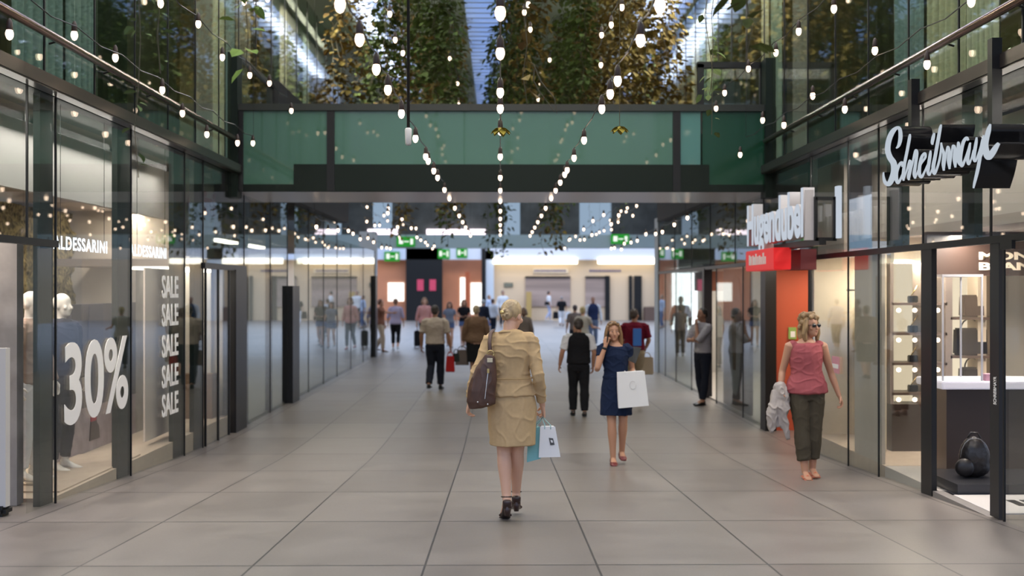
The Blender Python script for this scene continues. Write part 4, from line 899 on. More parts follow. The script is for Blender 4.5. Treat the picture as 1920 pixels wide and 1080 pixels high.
            if hst == 'curly':
                r_ = random.Random(3)
                for k in range(46):
                    a = r_.uniform(0, 6.28); b_ = r_.uniform(-.6, 1.2); x_, y_, z_ = .098 * math.cos(a) * math.cos(b_ * .8), .03 + .10 * math.sin(a) * math.cos(b_ * .8), .03 + .10 * math.sin(b_) * 1.1
                    if y_ < -.03 and z_ < .07: continue
                    ell(bm, hp_(x_, y_, z_), (.022 * s, .022 * s, .026 * s), HR, 6)
        link('hair', fuse(bm, max(vox * .8, .005), 3, .004 if det == 2 else 0, 26, (1, 1, .15), 5), hm, P, smooth=True)
    # ---- clothes
    fd = {0: 0, 1: .010, 2: .010}[det]
    def cloth(nm, bm, m, folds=fd, fs=6, st=(.8, .8, 1.5), **kk): return link(nm, fuse(bm, vox, 3, folds, fs, st, len(label) % 7), m, P, smooth=True, **kk)
    top = g('top')
    if top:
        c, sl, z0, nm = top[0], top[1], top[2], top[3]; bm = bmesh.new(); off = g('loose', .023)
        torso(bm, off, z0, 1.415 if nm in ('tank_top', 'dress_top', 'vest') else 1.455, g('flare', 0))
        for sd in 'LR':
            if sl > 0: arm(bm, sd, off * .9, sl)
            elif nm not in ('vest',): sweep(bm, [J['sh' + sd] - V(.05 * (1 if sd == 'L' else -1), 0, 0) * s, J['sh' + sd] - V(.02 * (1 if sd == 'L' else -1), 0, -.008) * s], [.062 * s, .058 * s], n=12, ref=(0, 1, 0))
        cloth(nm, bm, c)
    if g('vest'):
        bm = bmesh.new(); torso(bm, off + .012, .90, 1.46)
        for q in (-1, 1): sweep(bm, [V(q * .05, .0, 1.36) * s + V(che.x, che.y, 0), V(q * .10, 0, 1.435) * s + V(che.x, che.y, 0)], [(.05 * s, .09 * s), (.035 * s, .075 * s)], n=12)
        cloth('waistcoat', bm, g('vest'))
    bot = g('bottom')
    if bot:
        kind, c, frac = bot; bm = bmesh.new()
        if kind == 'skirt':
            zh = frac; pts, rad = [], []
            ft = g('skirt_flare', 0)
            for i in range(8):
                z = 1.05 + (zh - 1.05) * i / 7; t = i / 7; w_ = (ww * 1.02 * (1 - min(1, t * 4.5)) + hw * min(1, t * 4.5)) + .016; w_ = w_ * (1 - (.10 - ft) * max(0, t - .4)) ; d_ = .118 + .014 * min(1, t * 3) + .03 * max(0, t - .4)
                pts.append(V(pelv.x + g('skirt_shift', 0) * t * s, pelv.y, z * s)); rad.append((w_ * s, d_ * s))
            sweep(bm, pts, rad, n=24, cap=.05); cloth('skirt', bm, c, fd * .8, 5, (1.2, 1.2, 1.0))
        else:
            torso(bm, .008, .80, .95)
            for sd in 'LR': leg(bm, sd, .010 if kind == 'slim' else .016, frac, .006 if kind == 'slim' else .014)
            cloth({'shorts': 'shorts'}.get(kind, 'trousers'), bm, c, fd * .8, 6, (.9, .9, 1.0))
    if g('belt'):
        bm = bmesh.new(); sweep(bm, [pelv + V(0, 0, .085 * s), pelv + V(0, 0, .115 * s)], [((hw + .012) * s, .128 * s)] * 2, n=24, cap=.02); obj('belt', bm, g('belt'), P, smooth=True)
    shoe = g('shoe')
    if shoe:
        for sd, q in (('L', 1), ('R', -1)):
            a = J['ank' + sd]; td = Vector(g('toe' + sd, (.02 * q, -1, 0))).normalized(); hl_ = g('heel', 0) * s; bs = a - V(0, 0, .052 * s); bm = bmesh.new()
            if g('sandal'):
                sweep(bm, [bs - td * .05 * s + V(0, 0, -.012 * s), bs + td * .06 * s + V(0, 0, -.016 * s - hl_ * .6), bs + td * .15 * s + V(0, 0, -.022 * s - hl_ * .92)], [(.034 * s, .012 * s), (.036 * s, .010 * s), (.046 * s, .010 * s)], n=10)
                sweep(bm, [bs + td * .10 * s + V(.045 * s, 0, -.012 * s - hl_ * .8), bs + td * .095 * s + V(0, 0, .022 * s - hl_ * .7), bs + td * .10 * s + V(-.045 * s, 0, -.012 * s - hl_ * .8)], [(.014 * s, .008 * s)] * 3, n=8, ref=(0, 1, 0))
                if hl_: sweep(bm, [a + V(.036 * math.cos(t_), .036 * math.sin(t_) - .004, .012 + .006 * math.sin(t_)) * s for t_ in [i * math.pi / 6 for i in range(13)]], [(.006 * s, .010 * s)] * 13, n=6, ref=(0, 0, 1))
                if hl_: sweep(bm, [bs - td * .035 * s + V(0, 0, .0), bs - td * .045 * s - V(0, 0, hl_ * .98)], [(.030 * s, .030 * s), (.019 * s, .018 * s)], n=10, cap=.05); sweep(bm, [bs - td * .05 * s + V(0, 0, .028 * s), bs - td * .03 * s + V(0, 0, -.01 * s)], [(.036 * s, .022 * s), (.036 * s, .035 * s)], n=10)
            else:
                hi = .05 if g('ankle_shoe') else .012
                sweep(bm, [a + V(0, 0, (hi - .02) * s) - td * .012 * s, bs - td * .024 * s + V(0, 0, .0), bs + td * .05 * s + V(0, 0, .008 * s - hl_ * .5), bs + td * .12 * s - V(0, 0, .012 * s + hl_ * .8), bs + td * .185 * s - V(0, 0, .018 * s + hl_ * .9)], [.036 * s, (.040 * s, .034 * s), (.040 * s, .030 * s), (.048 * s, .022 * s), (.028 * s, .013 * s)], n=12)
                sweep(bm, [bs - td * .055 * s - V(0, 0, .024 * s), bs + td * .18 * s - V(0, 0, .026 * s + hl_ * .9)], [(.036 * s, .008 * s)] * 2, n=8)
            obj('shoe', bm, shoe, P, smooth=True)
    P['_j'] = 0
    del P['_j']
    return P, J, s
def W2(P, v): return Matrix.Rotation(P.rotation_euler.z, 4, 'Z').to_3x3() @ Vector(v) + P.location
def place(px, fy, hy):
    p = ground(px, fy); return p, (ZC - (hy - VY) * p.y / F) - p.z
def onp(P, o): o.parent = P; o.matrix_parent_inverse = Matrix.Rotation(-P.rotation_euler.z, 4, 'Z') @ Matrix.Translation(-P.location); return o

cot = lambda n, c, r=.9, **k: mat(n, c, r, noise_amt=.06, nscale=40, spec=.15, **k)
khaki = cot('tan_suit_cotton', (.50, .345, .185), .85)
blk = cot('black_cloth', (.012, .012, .014))
navy = cot('navy_dress_cloth', (.012, .020, .050))
# ---- woman in the tan suit, walking away
loc, H = place(959, 976, 563)
P, J, s = person('woman walking away in a tan skirt suit, blond hair pinned up', loc, H, math.pi, dict(
    fem=True, skin='fair', hair=(.50, .36, .20), hairstyle='bun', head_yaw=-32, head_tilt=14, heel=.085, loose=.013, flare=.012, build=1.04,
    pose=dict(hipL=(.075, 0, .945), hipR=(-.075, 0, .945), kneeL=(.060, .00, .54), kneeR=(-.045, -.05, .53), ankL=(.038, .06, .185), ankR=(-.040, -.20, .175),
              shL=(.160, .0, 1.41), shR=(-.150, .0, 1.41), elL=(.275, .10, 1.15), wrL=(.325, .02, .93), elR=(-.205, .08, 1.14), wrR=(-.245, -.06, .885), head=(-.005, -.035, 1.598), neck=(.015, .0, 1.47)),
    curlL=.55, curlR=1.0, toeL=(.10, -1, -.2), toeR=(0, -1, 0), top=(khaki, .92, .90, 'jacket'), bottom=('skirt', khaki, .595), skirt_shift=-.01,
    shoe=mat('shoe_dark_brown', (.030, .013, .011), .3), sandal=True), scale_detail=2)
# jacket collar, waist seam, hair clip
nk = J['neck']
bm = bmesh.new(); sweep(bm, [nk + V(.068 * math.cos(t_), .058 * math.sin(t_), -.005 + .012 * math.sin(t_)) * s for t_ in [R(-25) + i * R(230) / 10 for i in range(11)]], [(.010 * s, .026 * s)] * 11, n=8, ref=(0, 0, 1)); obj('collar', bm, khaki, P, smooth=True)
bm = bmesh.new(); n_ = 32; wz = 1.115 * s; sweep(bm, [V(.162 * math.cos(t_) * 1.06, .125 * math.sin(t_), 0) * s + V(0, 0, wz) for t_ in [i * 2 * math.pi / n_ for i in range(n_ + 1)]], [.0035 * s] * (n_ + 1), n=5, ref=(0, 0, 1)); obj('waist_seam', bm, mat('seam_tan', (.38, .26, .12), .8), P, smooth=True)
HRm = Matrix.Rotation(R(-32), 3, 'Z') @ Matrix.Rotation(R(14), 3, 'X')
bm = bmesh.new(); ell(bm, J['head'] + HRm @ (V(.02, .122, .0) * s), (.024, .010, .016), HRm, 8); obj('hair_clip', bm, mat('gold_metal', (0, 0, 0)), P, smooth=True)
# handbag on her left shoulder (photo left, nearer to the camera)
hb_ = empty('shoulder_bag', loc, label='dark brown leather shoulder bag on the suited woman\'s left arm', cat='handbag')
kk = loc.y / F
def hpx(px, py, dy=0): return V((px - VX) * loc.y / F, loc.y + dy, ZC - (py - VY) * loc.y / F)
bm = bmesh.new()
rows = [(919, 664, 9, .02), (917, 674, 13, .03), (912, 690, 20, .045), (908, 710, 24, .055), (904, 730, 26, .062), (903, 748, 27, .062), (905, 757, 25, .055)]
sweep(bm, [hpx(x, y, -.17) for x, y, w, d in rows][::-1], [(w * kk, d) for x, y, w, d in rows][::-1], n=18, cap=.25)
bagm = mat('bag_brown_leather', (.080, .034, .020), .42, noise_amt=.3, nscale=14, bump=.15)
onp(hb_, link('bag_body', fuse(bm, .006, 2, .006, 9, (1, 1, .5), 2), bagm, smooth=True))
bm = bmesh.new(); sweep(bm, [hpx(919, 656, -.16), hpx(918, 640, -.13), hpx(920, 624, -.09), hpx(926, 617, -.03), hpx(922, 622, .06), hpx(912, 650, .10)], [(.016, .004)] * 6, n=8); onp(hb_, obj('strap', bm, bagm, smooth=True))
bm = bmesh.new(); c = hpx(920, 661, -.175); sweep(bm, [c + V(.027 * math.cos(t_), 0, .027 * math.sin(t_)) for t_ in [i * math.pi / 10 for i in range(21)]], [.0045] * 21, n=7, ref=(0, 1, 0)); onp(hb_, obj('ring', bm, mat('gold_metal', (0, 0, 0)), smooth=True))
bm = bmesh.new(); sweep(bm, [hpx(916, 692, -.235), hpx(913, 715, -.245), hpx(910, 742, -.245)], [.0035] * 3, n=5); onp(hb_, obj('zip', bm, mat('zip_silver', (.6, .6, .6), .25, .8)))
bm = bmesh.new(); box(bm, hpx(914, 695, -.245), hpx(918, 687, -.24)); onp(hb_, obj('zip_pull', bm, mat('gold_metal', (0, 0, 0))))
bm = bmesh.new()
for x, y in ((897, 748), (915, 752)): ell(bm, hpx(x, y, -.238), (.007, .007, .007), None, 8)
onp(hb_, obj('stud', bm, mat('zip_silver', (0, 0, 0)), smooth=True))
bm = bmesh.new(); box(bm, hpx(914, 676, -.205), hpx(924, 668, -.195)); onp(hb_, obj('buckle', bm, mat('pale_gold', (.75, .65, .45), .25, .8)))
# paper carriers in her right hand
def paper_bag(label, corners, Y, dy, m, hm_, Hand, logo=None, dark_inside=True):
    """corners: top-left, top-right, bottom-right, bottom-left in photo pixels at depth Y; dy thickness away"""
    c0 = at(*corners[3], Y); b_ = empty('paper_bag', c0, label=label, cat='shopping bag'); Fp = [at(*c, Y) for c in corners]; Bp = [p + V(.0, dy, 0) for p in Fp]; Bp[0] += V(.01, -dy * .3, 0); Bp[1] += V(-.01, -dy * .3, 0)
    bm = bmesh.new(); f = [bm.verts.new(p) for p in Fp]; b = [bm.verts.new(p) for p in Bp]; mid = [bm.verts.new((Fp[i] * .5 + Bp[i] * .5) + V(.010 if i in (0, 3) else -.010, 0, 0)) for i in range(4)]
    top_ = [bm.verts.new(v.co - V(0, 0, .012)) for v in (f[0], f[1], mid[1], b[1], b[0], mid[0])]; rim = (f[0], f[1], mid[1], b[1], b[0], mid[0])
    bm.faces.new(f); bm.faces.new(b[::-1]); bm.faces.new((f[0], f[3], mid[3], mid[0])); bm.faces.new((mid[0], mid[3], b[3], b[0])); bm.faces.new((f[2], f[1], mid[1], mid[2])); bm.faces.new((mid[2], mid[1], b[1], b[2])); bm.faces.new((f[3], f[2], mid[2], b[2], b[3], mid[3]))
    bm.faces.new(rim); bm.verts.index_update()
    for v in top_: bm.verts.remove(v)
    onp(b_, obj('bag_body', bm, m))
    for pl_ in (Fp, Bp):
        a, c = pl_[0].lerp(pl_[1], .3), pl_[0].lerp(pl_[1], .7); bm = bmesh.new(); hd_ = Vector(Hand); sweep(bm, [a - V(0, 0, .02), a + V(0, 0, .01), a.lerp(hd_, .6) + V(-.004, 0, 0), hd_, c.lerp(hd_, .6) + V(.004, 0, 0), c + V(0, 0, .01), c - V(0, 0, .02)], [.0035] * 7, n=6); onp(b_, obj('handle', bm, hm_, smooth=True))
    if logo: onp(b_, logo(b_))
    return b_
paperw = mat('white_paper', (.76, .75, .74), .55, bump=.12, nscale=5)
hw_ = W2(P, J['wrR']) + V(.0, 0, -.085)
Yb = hw_.y - .02
paper_bag('small teal paper bag in the suited woman\'s right hand', [(990, 808), (1012, 800), (1014, 860), (988, 867)], Yb + .02, .10, mat('teal_paper', (.20, .46, .47), .5, bump=.1, nscale=5), mat('teal_cord', (.3, .5, .5), .6), hw_)
def lg(b_):
    bm = bmesh.new(); p = lambda a, b, d: at(a, b, Yb - .012 - d)
    rect_poly(bm, [(1029, 821), (1037, 822), (1040, 834), (1032, 835)], lambda a, b, d: at(a, b, Yb - .013 - d), 0, .002)
    o = obj('logo', bm, mat('logo_dark', (.08, .08, .08), .6)); bm = bmesh.new()
    rect_poly(bm, [(1032, 825), (1036, 825.5), (1037, 830), (1033.5, 830)], lambda a, b, d: at(a, b, Yb - .016 - d), 0, .002); q = obj('logo_mark', bm, paperw); q.parent = o
    return o
paper_bag('small white paper bag with a dark square logo beside the teal bag', [(1013, 800), (1041, 800), (1051, 857), (1010, 858)], Yb - .01, .09, paperw, mat('teal_cord', (0, 0, 0)), hw_, lg)

# ---- woman in the navy dress on the phone
loc, H = place(1155, 871, 603)
P, J, s = person('woman in a short navy dress talking on a phone, walking forward', loc, H, 0, dict(
    fem=True, skin='tan', hair=(.27, .145, .06), hairstyle='long', head_yaw=6, head_tilt=2, loose=.014, heel=.0,
    pose=dict(hipL=(.075, 0, .92), hipR=(-.07, 0, .92), kneeL=(.085, -.02, .53), kneeR=(-.055, -.05, .50), ankL=(.085, .12, .135), ankR=(-.035, -.02, .085),
              shL=(.150, 0, 1.39), shR=(-.165, 0, 1.40), elR=(-.235, -.10, 1.15), wrR=(-.135, -.11, 1.44), elL=(.205, .05, 1.13), wrL=(.20, -.16, 1.10), head=(-.035, -.02, 1.60)),
    curlR=.75, hdR=(.22, .02, 1), palmR=(1, .1, 0), thumbR=(0, .2, 1), curlL=.95, hdL=(.02, -.6, -.5), palmL=(-.4, -.1, -1), thumbL=(-1, 0, .3),
    top=(navy, .20, 1.02, 'dress_top'), bottom=('skirt', navy, .60), skirt_flare=.22, shoe=mat('pumps_red_brown', (.16, .03, .03), .35)), scale_detail=2)
bm = bmesh.new(); sweep(bm, [V(.135 * math.cos(t_), .108 * math.sin(t_), 1.085) * s for t_ in [i * math.pi / 12 for i in range(25)]], [.012 * s] * 25, n=6, ref=(0, 0, 1)); obj('waistband', bm, navy, P, smooth=True)
bm = bmesh.new(); hc = J['head']
for q in (-1, 1): ell(bm, hc + V(q * .036, -.058, .098) * s, (.030, .016, .016), None, 10)
sweep(bm, [hc + V(-.075, .03, .07) * s, hc + V(-.05, -.06, .095) * s, hc + V(.05, -.06, .095) * s, hc + V(.075, .03, .07) * s], [.004] * 4, n=5); obj('sunglasses', bm, mat('shades_black', (.01, .01, .01), .08), P, smooth=True)
wr = J['wrR']; bm = bmesh.new(); d = (J['wrR'] - J['elR']).normalized(); sweep(bm, [wr - d * .05, wr - d * .025], [.030, .029], n=12, cap=.05); obj('watch', bm, black, P, smooth=True)
ph = BX('phone', V(-.012, -.035, -.065), V(.0, .035, .065), black, bev=.004, label='dark mobile phone held to the ear of the woman in navy', cat='phone'); ph.location = W2(P, J['wrR'] + V(.028, -.01, .10)); ph.rotation_euler = (R(12), R(8), 0)
hw_ = W2(P, J['wrL']) + V(.0, -.055, -.075)
paper_bag('large white paper bag carried by the woman in navy', [(1157, 699), (1209, 696), (1217, 761), (1160, 766)], hw_.y - .03, .14, paperw, mat('white_cord', (.7, .7, .68), .7), hw_,
          lambda b_: obj('logo', (lambda bm: (sweep(bm, [at(1187 + 6 * math.cos(t_), 722 + 8 * math.sin(t_), hw_.y - .037) for t_ in [i * math.pi / 8 for i in range(15)]], [.003] * 15, n=4), bm)[1])(bmesh.new()), mat('logo_pale', (.6, .59, .58), .6)))
bm = bmesh.new(); P4 = [at(1188, 650, loc.y + .02), at(1203, 652, loc.y + .02), at(1192, 682, loc.y - .06), at(1178, 676, loc.y - .06)]
vs = [bm.verts.new(p) for p in P4]; bm.faces.new(vs); bmesh.ops.solidify(bm, geom=bm.faces[:], thickness=.05); bmesh.ops.bevel(bm, geom=bm.edges[:], offset=.008, segments=2, affect='EDGES')
obj('clutch_bag', bm, leather, label='black clutch bag under the left arm of the woman in navy', cat='handbag')

# ---- woman in the pink top
loc, H = place(1515, 896, 590)
pink = cot('dusty_pink_linen', (.36, .095, .105)); oliv = cot('olive_trouser_cloth', (.075, .062, .042))
P, J, s = person('woman in a sleeveless pink top and olive trousers, wearing sunglasses', loc, H, 0, dict(
    fem=True, skin='tan', hair=(.36, .23, .11), hairstyle='curly', head_yaw=28, head_tilt=-4, build=1.12, loose=.02, flare=.02, shades=True,
    pose=dict(hipL=(.075, 0, .92), hipR=(-.085, 0, .92), kneeL=(.07, -.03, .50), kneeR=(-.075, -.06, .50), ankL=(.055, .0, .10), ankR=(-.05, -.10, .085), 
              shL=(.165, 0, 1.385), shR=(-.185, 0, 1.385), elR=(-.245, .06, 1.12), wrR=(-.29, -.02, .92), elL=(.265, .04, 1.10), wrL=(.335, -.02, .86), head=(.03, -.02, 1.60)),
    curlR=.9, curlL=.55, top=(pink, 0, .88, 'tank_top'), bottom=('pants', oliv, .86), shoe=mat('sandal_coral', (.60, .17, .09), .5), sandal=True), scale_detail=2)
HRm = Matrix.Rotation(R(28), 3, 'Z'); hc = J['head']; bm = bmesh.new()
for q in (-1, 1): ell(bm, hc + HRm @ (V(q * .033, -.088, .008) * s), (.030, .011, .021), HRm, 12); sweep(bm, [hc + HRm @ (V(q * .06, -.078, .012) * s), hc + HRm @ (V(q * .082, .0, .008) * s)], [.0045] * 2, n=5)
sweep(bm, [hc + HRm @ (V(-.02, -.098, .012) * s), hc + HRm @ (V(.02, -.098, .012) * s)], [.004] * 2, n=5); obj('sunglasses', bm, mat('shades_black', (0, 0, 0)), P, smooth=True)
bm = bmesh.new()
for q in (-1, 1): sweep(bm, [V(q * .118, -.075, 1.35) * s, V(q * .112, -.03, 1.418) * s, V(q * .115, .05, 1.41) * s], [(.008, .003)] * 3, n=6)
obj('shoulder_strap', bm, mat('strap_maroon', (.10, .02, .03), .6), P)
# grey jacket over her hand
jc = []
pw = W2(P, J['wrR'])
bm = bmesh.new()
for (x0, y0), (x1, y1), (x2, y2), w_ in (((1468, 728), (1465, 760), (1478, 822), .055), ((1458, 735), (1450, 775), (1448, 812), .050), ((1470, 735), (1472, 765), (1462, 800), .060), ((1462, 722), (1470, 745), (1466, 775), .065)):
    sweep(bm, [at(x0, y0, pw.y), at(x1, y1, pw.y - .04), at(x2, y2, pw.y - .02)], [(w_, .05), (w_ * 1.1, .05), (w_ * .55, .022)], n=12)
link('jacket', fuse(bm, .008, 2, .022, 11, (1, 1, .5), 3), cot('light_grey_cloth', (.42, .37, .34)), smooth=True, label='light grey jacket held in the hand of the woman in pink', cat='jacket')

# ---- the other people, mid-distance and far
navyt = cot('dark_navy_trousers', (.016, .018, .028)); whitec = cot('white_shirt_cloth', (.66, .66, .68)); blackshoe = mat('black_shoe', (.012, .012, .012), .3)
walkA = dict(kneeL=(.09, -.10, .50), ankL=(.09, -.10, .09), kneeR=(-.09, -.02, .49), ankR=(-.09, .20, .13))
walkB = dict(kneeR=(-.09, -.10, .50), ankR=(-.09, -.10, .09), kneeL=(.09, -.02, .49), ankL=(.09, .20, .13))
def pp_(label, px, fy, hy, rz, det=1, pose=None, **sp):
    loc, H = place(px, fy, hy); sp['pose'] = dict(pose or {}); return person(label, loc, H, R(rz), sp, scale_detail=det)
# man in the black waistcoat
Pv, Jv, sv = pp_('man in a black waistcoat and white short sleeved shirt walking away', 1085, 781, 597, 180, 2, dict(walkA, ankR=(-.10, .06, .09), kneeR=(-.10, .0, .49), elL=(.29, .05, 1.13), wrL=(.33, -.02, .90), elR=(-.27, .03, 1.12), wrR=(-.26, -.06, .87)),
    fem=False, skin='deep', hair=(.05, .035, .028), build=1.12, top=(whitec, .40, .92, 'shirt'), vest=blk, bottom=('pants', blk, .97), shoe=blackshoe)
# man in beige shirt with a red bag
Pb, Jb, sb = pp_('grey haired man in a beige short sleeved shirt walking away with a red bag', 816, 731, 572, 172, 1, dict(walkB, elR=(-.27, .02, 1.12), wrR=(-.30, -.06, .87)),
    fem=False, skin='deep', hair=(.045, .035, .03), build=1.15, top=(cot('beige_shirt', (.42, .34, .28)), .42, .90, 'shirt'), bottom=('pants', navyt, .97), shoe=blackshoe)
def hang_bag(label, P_, wr, w, h, m, rz=0, d=.10, name='shopping_bag', cat='bag', flare=.2, hh=.10, off=(0, 0, 0)):
    p = W2(P_, wr) + V(*off); return simple_bag(name, label, p + V(0, 0, -.09 - h - hh), w, d, h, m, cat, True, rz, flare, hh)
redm = cot('red_bag_cloth', (.40, .02, .02)); hang_bag('red cloth bag carried by the man in the beige shirt', Pb, Jb['wrR'], .20, .34, redm, off=(.0, -.02, .0))
hang_bag('small dark bag carried beside the red bag', Pb, Jb['wrR'], .16, .18, cot('dark_bag_cloth', (.03, .035, .03)), off=(.12, .05, .05))
# elderly woman in brown cardigan
Pc, Jc, sc = pp_('elderly woman in a brown cardigan and black skirt walking away', 893, 712, 573, 180, 1, dict(walkA, elL=(.27, .0, 1.12), wrL=(.29, -.05, .86)),
    fem=True, skin='fair', hair=(.42, .32, .20), hairstyle='short', build=1.3, loose=.03, top=(cot('brown_cardigan', (.16, .095, .06)), .9, .86, 'cardigan'), bottom=('skirt', blk, .42), shoe=blackshoe)
hang_bag('grey brown carrier bag held by the elderly woman', Pc, Jc['wrL'], .34, .36, cot('taupe_bag', (.13, .10, .09)), off=(-.04, -.05, .02), flare=.35)
# man in maroon polo
Pm, Jm, sm = pp_('man in a maroon polo shirt walking away behind the woman in navy', 1190, 748, 579, 170, 1, dict(walkB, elR=(-.27, .0, 1.13), wrR=(-.22, -.12, .98), elL=(.24, -.05, 1.13), wrL=(.20, -.16, .95)),
    fem=False, skin='deep', hair=(.06, .035, .025), build=1.12, head_yaw=-25, top=(cot('maroon_polo', (.13, .008, .02)), .42, .90, 'polo_shirt'), bottom=('pants', cot('khaki_trousers', (.28, .22, .14)), .97), shoe=blackshoe)
c = W2(Pm, V(-.06, .19, 1.02) * sm); bg_ = simple_bag('backpack', 'bright blue bag on the back of the man in maroon', c, .16, .07, .34, cot('bright_blue_cloth', (.07, .20, .55)), 'bag', False)
hang_bag('tan paper bag held by the man in maroon', Pm, Jm['wrR'], .26, .34, mat('kraft_paper', (.33, .25, .16), .7), off=(.0, -.05, .0), flare=.05)
# man with folded arms at right
Pf, Jf, sf = pp_('man in a grey shirt leaning near the right glass with one hand at his chin', 1318, 760, 578, -62, 1, dict(elR=(-.22, -.14, 1.15), wrR=(-.02, -.24, 1.16), elL=(.14, -.22, 1.14), wrL=(.02, -.15, 1.42), ankL=(.06, -.04, .085), ankR=(-.07, .05, .085)),
    fem=False, skin='deep', hair=(.02, .015, .012), top=(cot('grey_shirt', (.36, .34, .36)), .5, .90, 'shirt'), bottom=('slim', navyt, .97), hdL=(0, -.1, 1), curlL=.8, palmL=(0, 1, 0), thumbL=(-1, 0, 0), hdR=(1, -.05, 0), palmR=(0, 1, 0), thumbR=(0, 0, 1), shoe=blackshoe)
# far group left
pp_('woman in a lilac top and black cropped trousers walking away at the left glass', 742, 657, 560, 180, 0, walkA, fem=True, skin='tan', hair=(.22, .10, .05), hairstyle='short', top=(cot('lilac_top', (.40, .34, .44)), .55, .88, 'top'), bottom=('slim', blk, .82), shoe=mat('white_shoe', (.6, .6, .6), .4), build=1.1)
pp_('woman in tan trousers and brown top reaching towards the left glass', 714, 660, 561, 80, 0, dict(walkB, elR=(-.22, -.22, 1.30), wrR=(-.20, -.46, 1.28)), fem=True, skin='tan', hair=(.20, .07, .03), hairstyle='short', top=(cot('rust_brown_top', (.24, .10, .06)), .45, .88, 'top'), bottom=('pants', cot('tan_trousers', (.48, .36, .25)), .97), shoe=mat('brown_shoe', (.12, .06, .03), .5))
Ps, Js, ss = pp_('woman in a salmon pink top pulling a suitcase towards the camera', 796, 655, 558, 10, 0, dict(walkA, wrR=(-.26, .05, .86)), fem=True, skin='fair', hair=(.40, .22, .12), hairstyle='bob', top=(cot('salmon_top', (.62, .30, .27)), .8, .84, 'blouse'), bottom=('slim', blk, .95), shoe=mat('red_shoe', (.30, .04, .05), .5))
su = empty('suitcase', ground(782, 652) + V(0, .2, 0), label='black trolley suitcase beside the woman in salmon pink', cat='suitcase')
obj('case', B((-.11, -.2, .05), (.11, .2, .62), .03), blk, su); bm = bmesh.new()
for y in (-.12, .12): cyl(bm, (0, y, .6), (0, y, .92), .008, 6)
cyl(bm, (0, -.12, .92), (0, .12, .92), .014, 8); obj('handle', bm, black, su)
for q in (-.09, .09): bm = bmesh.new(); cyl(bm, (q - .01, -.15, .028), (q + .01, -.15, .028), .028, 8); obj('wheel', bm, black, su)
for q in (-.09, .09): bm = bmesh.new(); cyl(bm, (q - .01, .15, .028), (q + .01, .15, .028), .028, 8); obj('wheel', bm, black, su)
denim = cot('denim', (.09, .13, .25))
pp_('young woman in a grey patterned top and denim shorts walking forward', 843, 652, 566, 0, 0, dict(walkA, elL=(.24, .05, 1.15), wrL=(.27, -.1, .95)), fem=True, skin='tan', hair=(.12, .06, .04), hairstyle='long', top=(cot('grey_blue_top', (.17, .19, .24)), .25, .92, 'top'), bottom=('shorts', denim, .22), shoe=blackshoe, ankle_shoe=True)
pp_('young woman in a black top and denim shorts with her forearms raised', 870, 650, 562, 8, 0, dict(walkB, elL=(.24, .0, 1.14), wrL=(.10, -.22, 1.12), elR=(-.24, 0, 1.14), wrR=(-.10, -.22, 1.10)), fem=True, skin='tan', hair=(.30, .15, .08), hairstyle='long', top=(blk, .25, .92, 'top'), bottom=('shorts', denim, .2), shoe=blackshoe)
pp_('person in a dark suit standing behind the elderly woman in brown', 906, 640, 562, 150, 0, {}, fem=False, skin='tan', hair=(.45, .43, .40), top=(navyt, .98, .84, 'jacket'), bottom=('pants', navyt, .97), shoe=blackshoe, build=1.05)
pp_('woman in a white blouse and dark jeans left of the suited woman', 924, 632, 560, 150, 0, walkA, fem=True, skin='tan', hair=(.12, .05, .03), hairstyle='short', top=(whitec, .8, .88, 'blouse'), bottom=('slim', navyt, .95), shoe=blackshoe)
pp_('man in a white shirt far behind the suited woman\'s head', 943, 612, 545, 10, 0, {}, fem=False, skin='deep', hair=(.03, .02, .02), top=(whitec, .95, .88, 'shirt'), bottom=('pants', navyt, .97), shoe=blackshoe)
pp_('person in pale blue clothes behind the white blouse', 917, 616, 553, 60, 0, walkB, fem=True, skin='tan', hair=(.3, .2, .12), hairstyle='short', top=(cot('pale_blue_cloth', (.42, .48, .62)), .6, .88, 'shirt'), bottom=('slim', denim, .95), shoe=blackshoe)
pp_('person in a grey brown jacket mostly hidden by the suited woman\'s head', 982, 690, 577, 175, 0, {}, fem=True, skin='tan', hair=(.16, .09, .06), hairstyle='bob', top=(cot('grey_brown_cloth', (.15, .12, .11)), .9, .84, 'jacket'), bottom=('pants', blk, .97), shoe=blackshoe)
Pl, Jl, sl_ = pp_('woman in white and pale blue walking far away with a dark bag', 1029, 602, 546, 100, 0, walkA, fem=True, skin='tan', hair=(.04, .03, .03), hairstyle='short', top=(whitec, .5, .86, 'top'), bottom=('slim', cot('pale_blue_trousers', (.40, .44, .60)), .95), shoe=mat('white_shoe', (0, 0, 0)))
hang_bag('dark handbag of the far woman in pale blue', Pl, Jl['wrR'], .34, .22, blk, off=(-.25, -.1, .42), hh=.06)
Pk, Jk, sk_ = pp_('person in a black top and white trousers walking away far in the court', 1053, 612, 556, 180, 0, walkB, fem=False, skin='tan', hair=(.30, .25, .22), top=(blk, .42, .88, 'shirt'), bottom=('pants', whitec, .92), shoe=blackshoe)
hang_bag('black bag held by the far person in white trousers', Pk, Jk['wrL'], .34, .40, blk, off=(-.06, 0, .1), hh=.05)
hang_bag('white bag held by the far person in white trousers', Pk, Jk['wrR'], .36, .42, whitec, off=(.1, 0, .1), hh=.05)
pp_('bald man in a navy waistcoat and white shirt facing the camera', 1112, 650, 556, 5, 0, {}, fem=False, skin='deep', hairstyle='bald', top=(whitec, .98, .90, 'shirt'), vest=cot('navy_waistcoat', (.02, .03, .08)), bottom=('pants', cot('dull_blue_trousers', (.12, .15, .22)), .97), shoe=blackshoe)
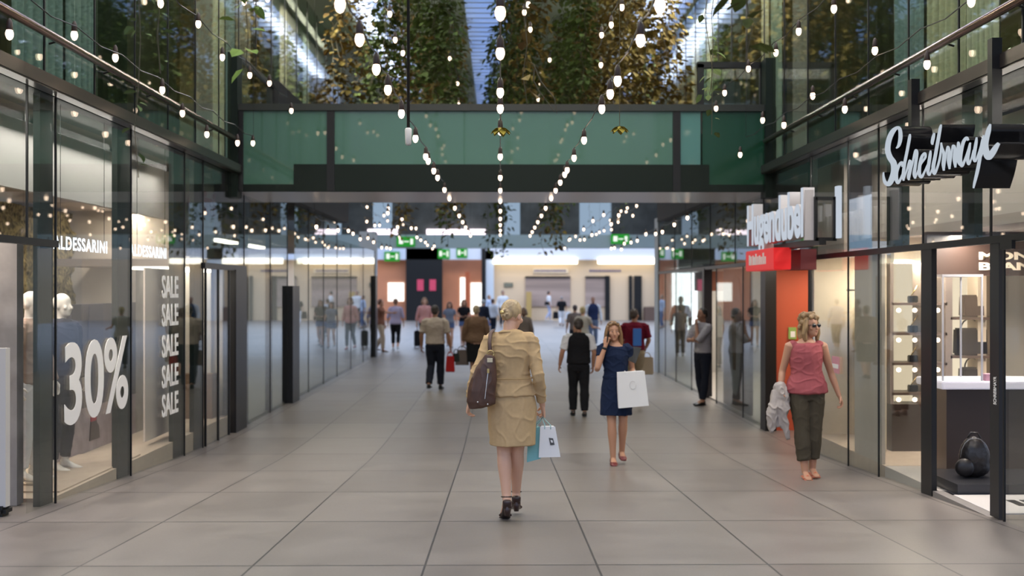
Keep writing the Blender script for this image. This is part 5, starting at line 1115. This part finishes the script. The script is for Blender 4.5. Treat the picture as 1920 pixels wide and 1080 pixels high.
pp_('blond woman in a grey top behind the man in the black waistcoat', 1093, 690, 575, 150, 0, dict(elR=(-.25, -.1, 1.15), wrR=(-.30, -.34, 1.12)), fem=True, skin='tan', hair=(.50, .38, .18), hairstyle='short', top=(cot('stone_grey_top', (.36, .33, .30)), .3, .86, 'top'), bottom=('pants', navyt, .97), shoe=blackshoe, build=1.15)
pp_('person in a grey brown shirt beside the blond woman in grey', 1078, 668, 572, 190, 0, {}, fem=False, skin='deep', hair=(.05, .03, .03), top=(cot('grey_brown_cloth', (0, 0, 0)), .45, .86, 'shirt'), bottom=('pants', navyt, .97), shoe=blackshoe)

# ---- mannequins
mw = mat('mannequin_white', (.72, .68, .63), .35)
def mannequin(label, px, fy, hy, Y, rz, **sp):
    X = (px - VX) * Y / F; z0 = ZC - (fy - VY) * Y / F; H = (fy - hy) * Y / F
    MATS['skin_mann'] = mw; SKIN['mann'] = (.7, .7, .7); sp.update(skin='mann', hairstyle='bald', fem=False); P_, J_, s_ = person(label, V(X, Y, z0), H, R(rz), sp, scale_detail=1)
    P_.name = 'mannequin'; P_['category'] = 'mannequin'
    for o in list(P_.children):
        if o.name.split('.')[0] in ('eye', 'eyebrow', 'mouth'):
            for k in list(o.children): bpy.data.objects.remove(k)
            bpy.data.objects.remove(o)
    return P_
mannequin('white headed mannequin in a tan jacket and white trousers, left window', 62, 898, 545, 10.4, 80, top=(cot('tan_jacket', (.30, .22, .18)), .98, .84, 'jacket'), bottom=('slim', whitec, .95), shoe=mw)
mannequin('white headed mannequin in a dark navy coat in the left window', 119, 880, 549, 11.25, 75, top=(cot('dark_coat', (.03, .032, .05)), .98, .80, 'coat'), bottom=('slim', navyt, .95), shoe=mw)
mannequin('mannequin in a stone coloured suit behind the far right glass', 1277, 668, 555, 25.4, -20, top=(cot('stone_suit', (.40, .34, .28)), .98, .84, 'jacket'), bottom=('pants', cot('stone_suit', (0, 0, 0)), .97), shoe=mw)
BX('mannequin_stand', (-4.95, 9.97, -.14), (-4.1, 12.2, -.085), mat('shop_floor_sand', (0, 0, 0)), label='low sand coloured podium under the two left window mannequins', cat='podium')

bpy.data.scenes.remove(WK)
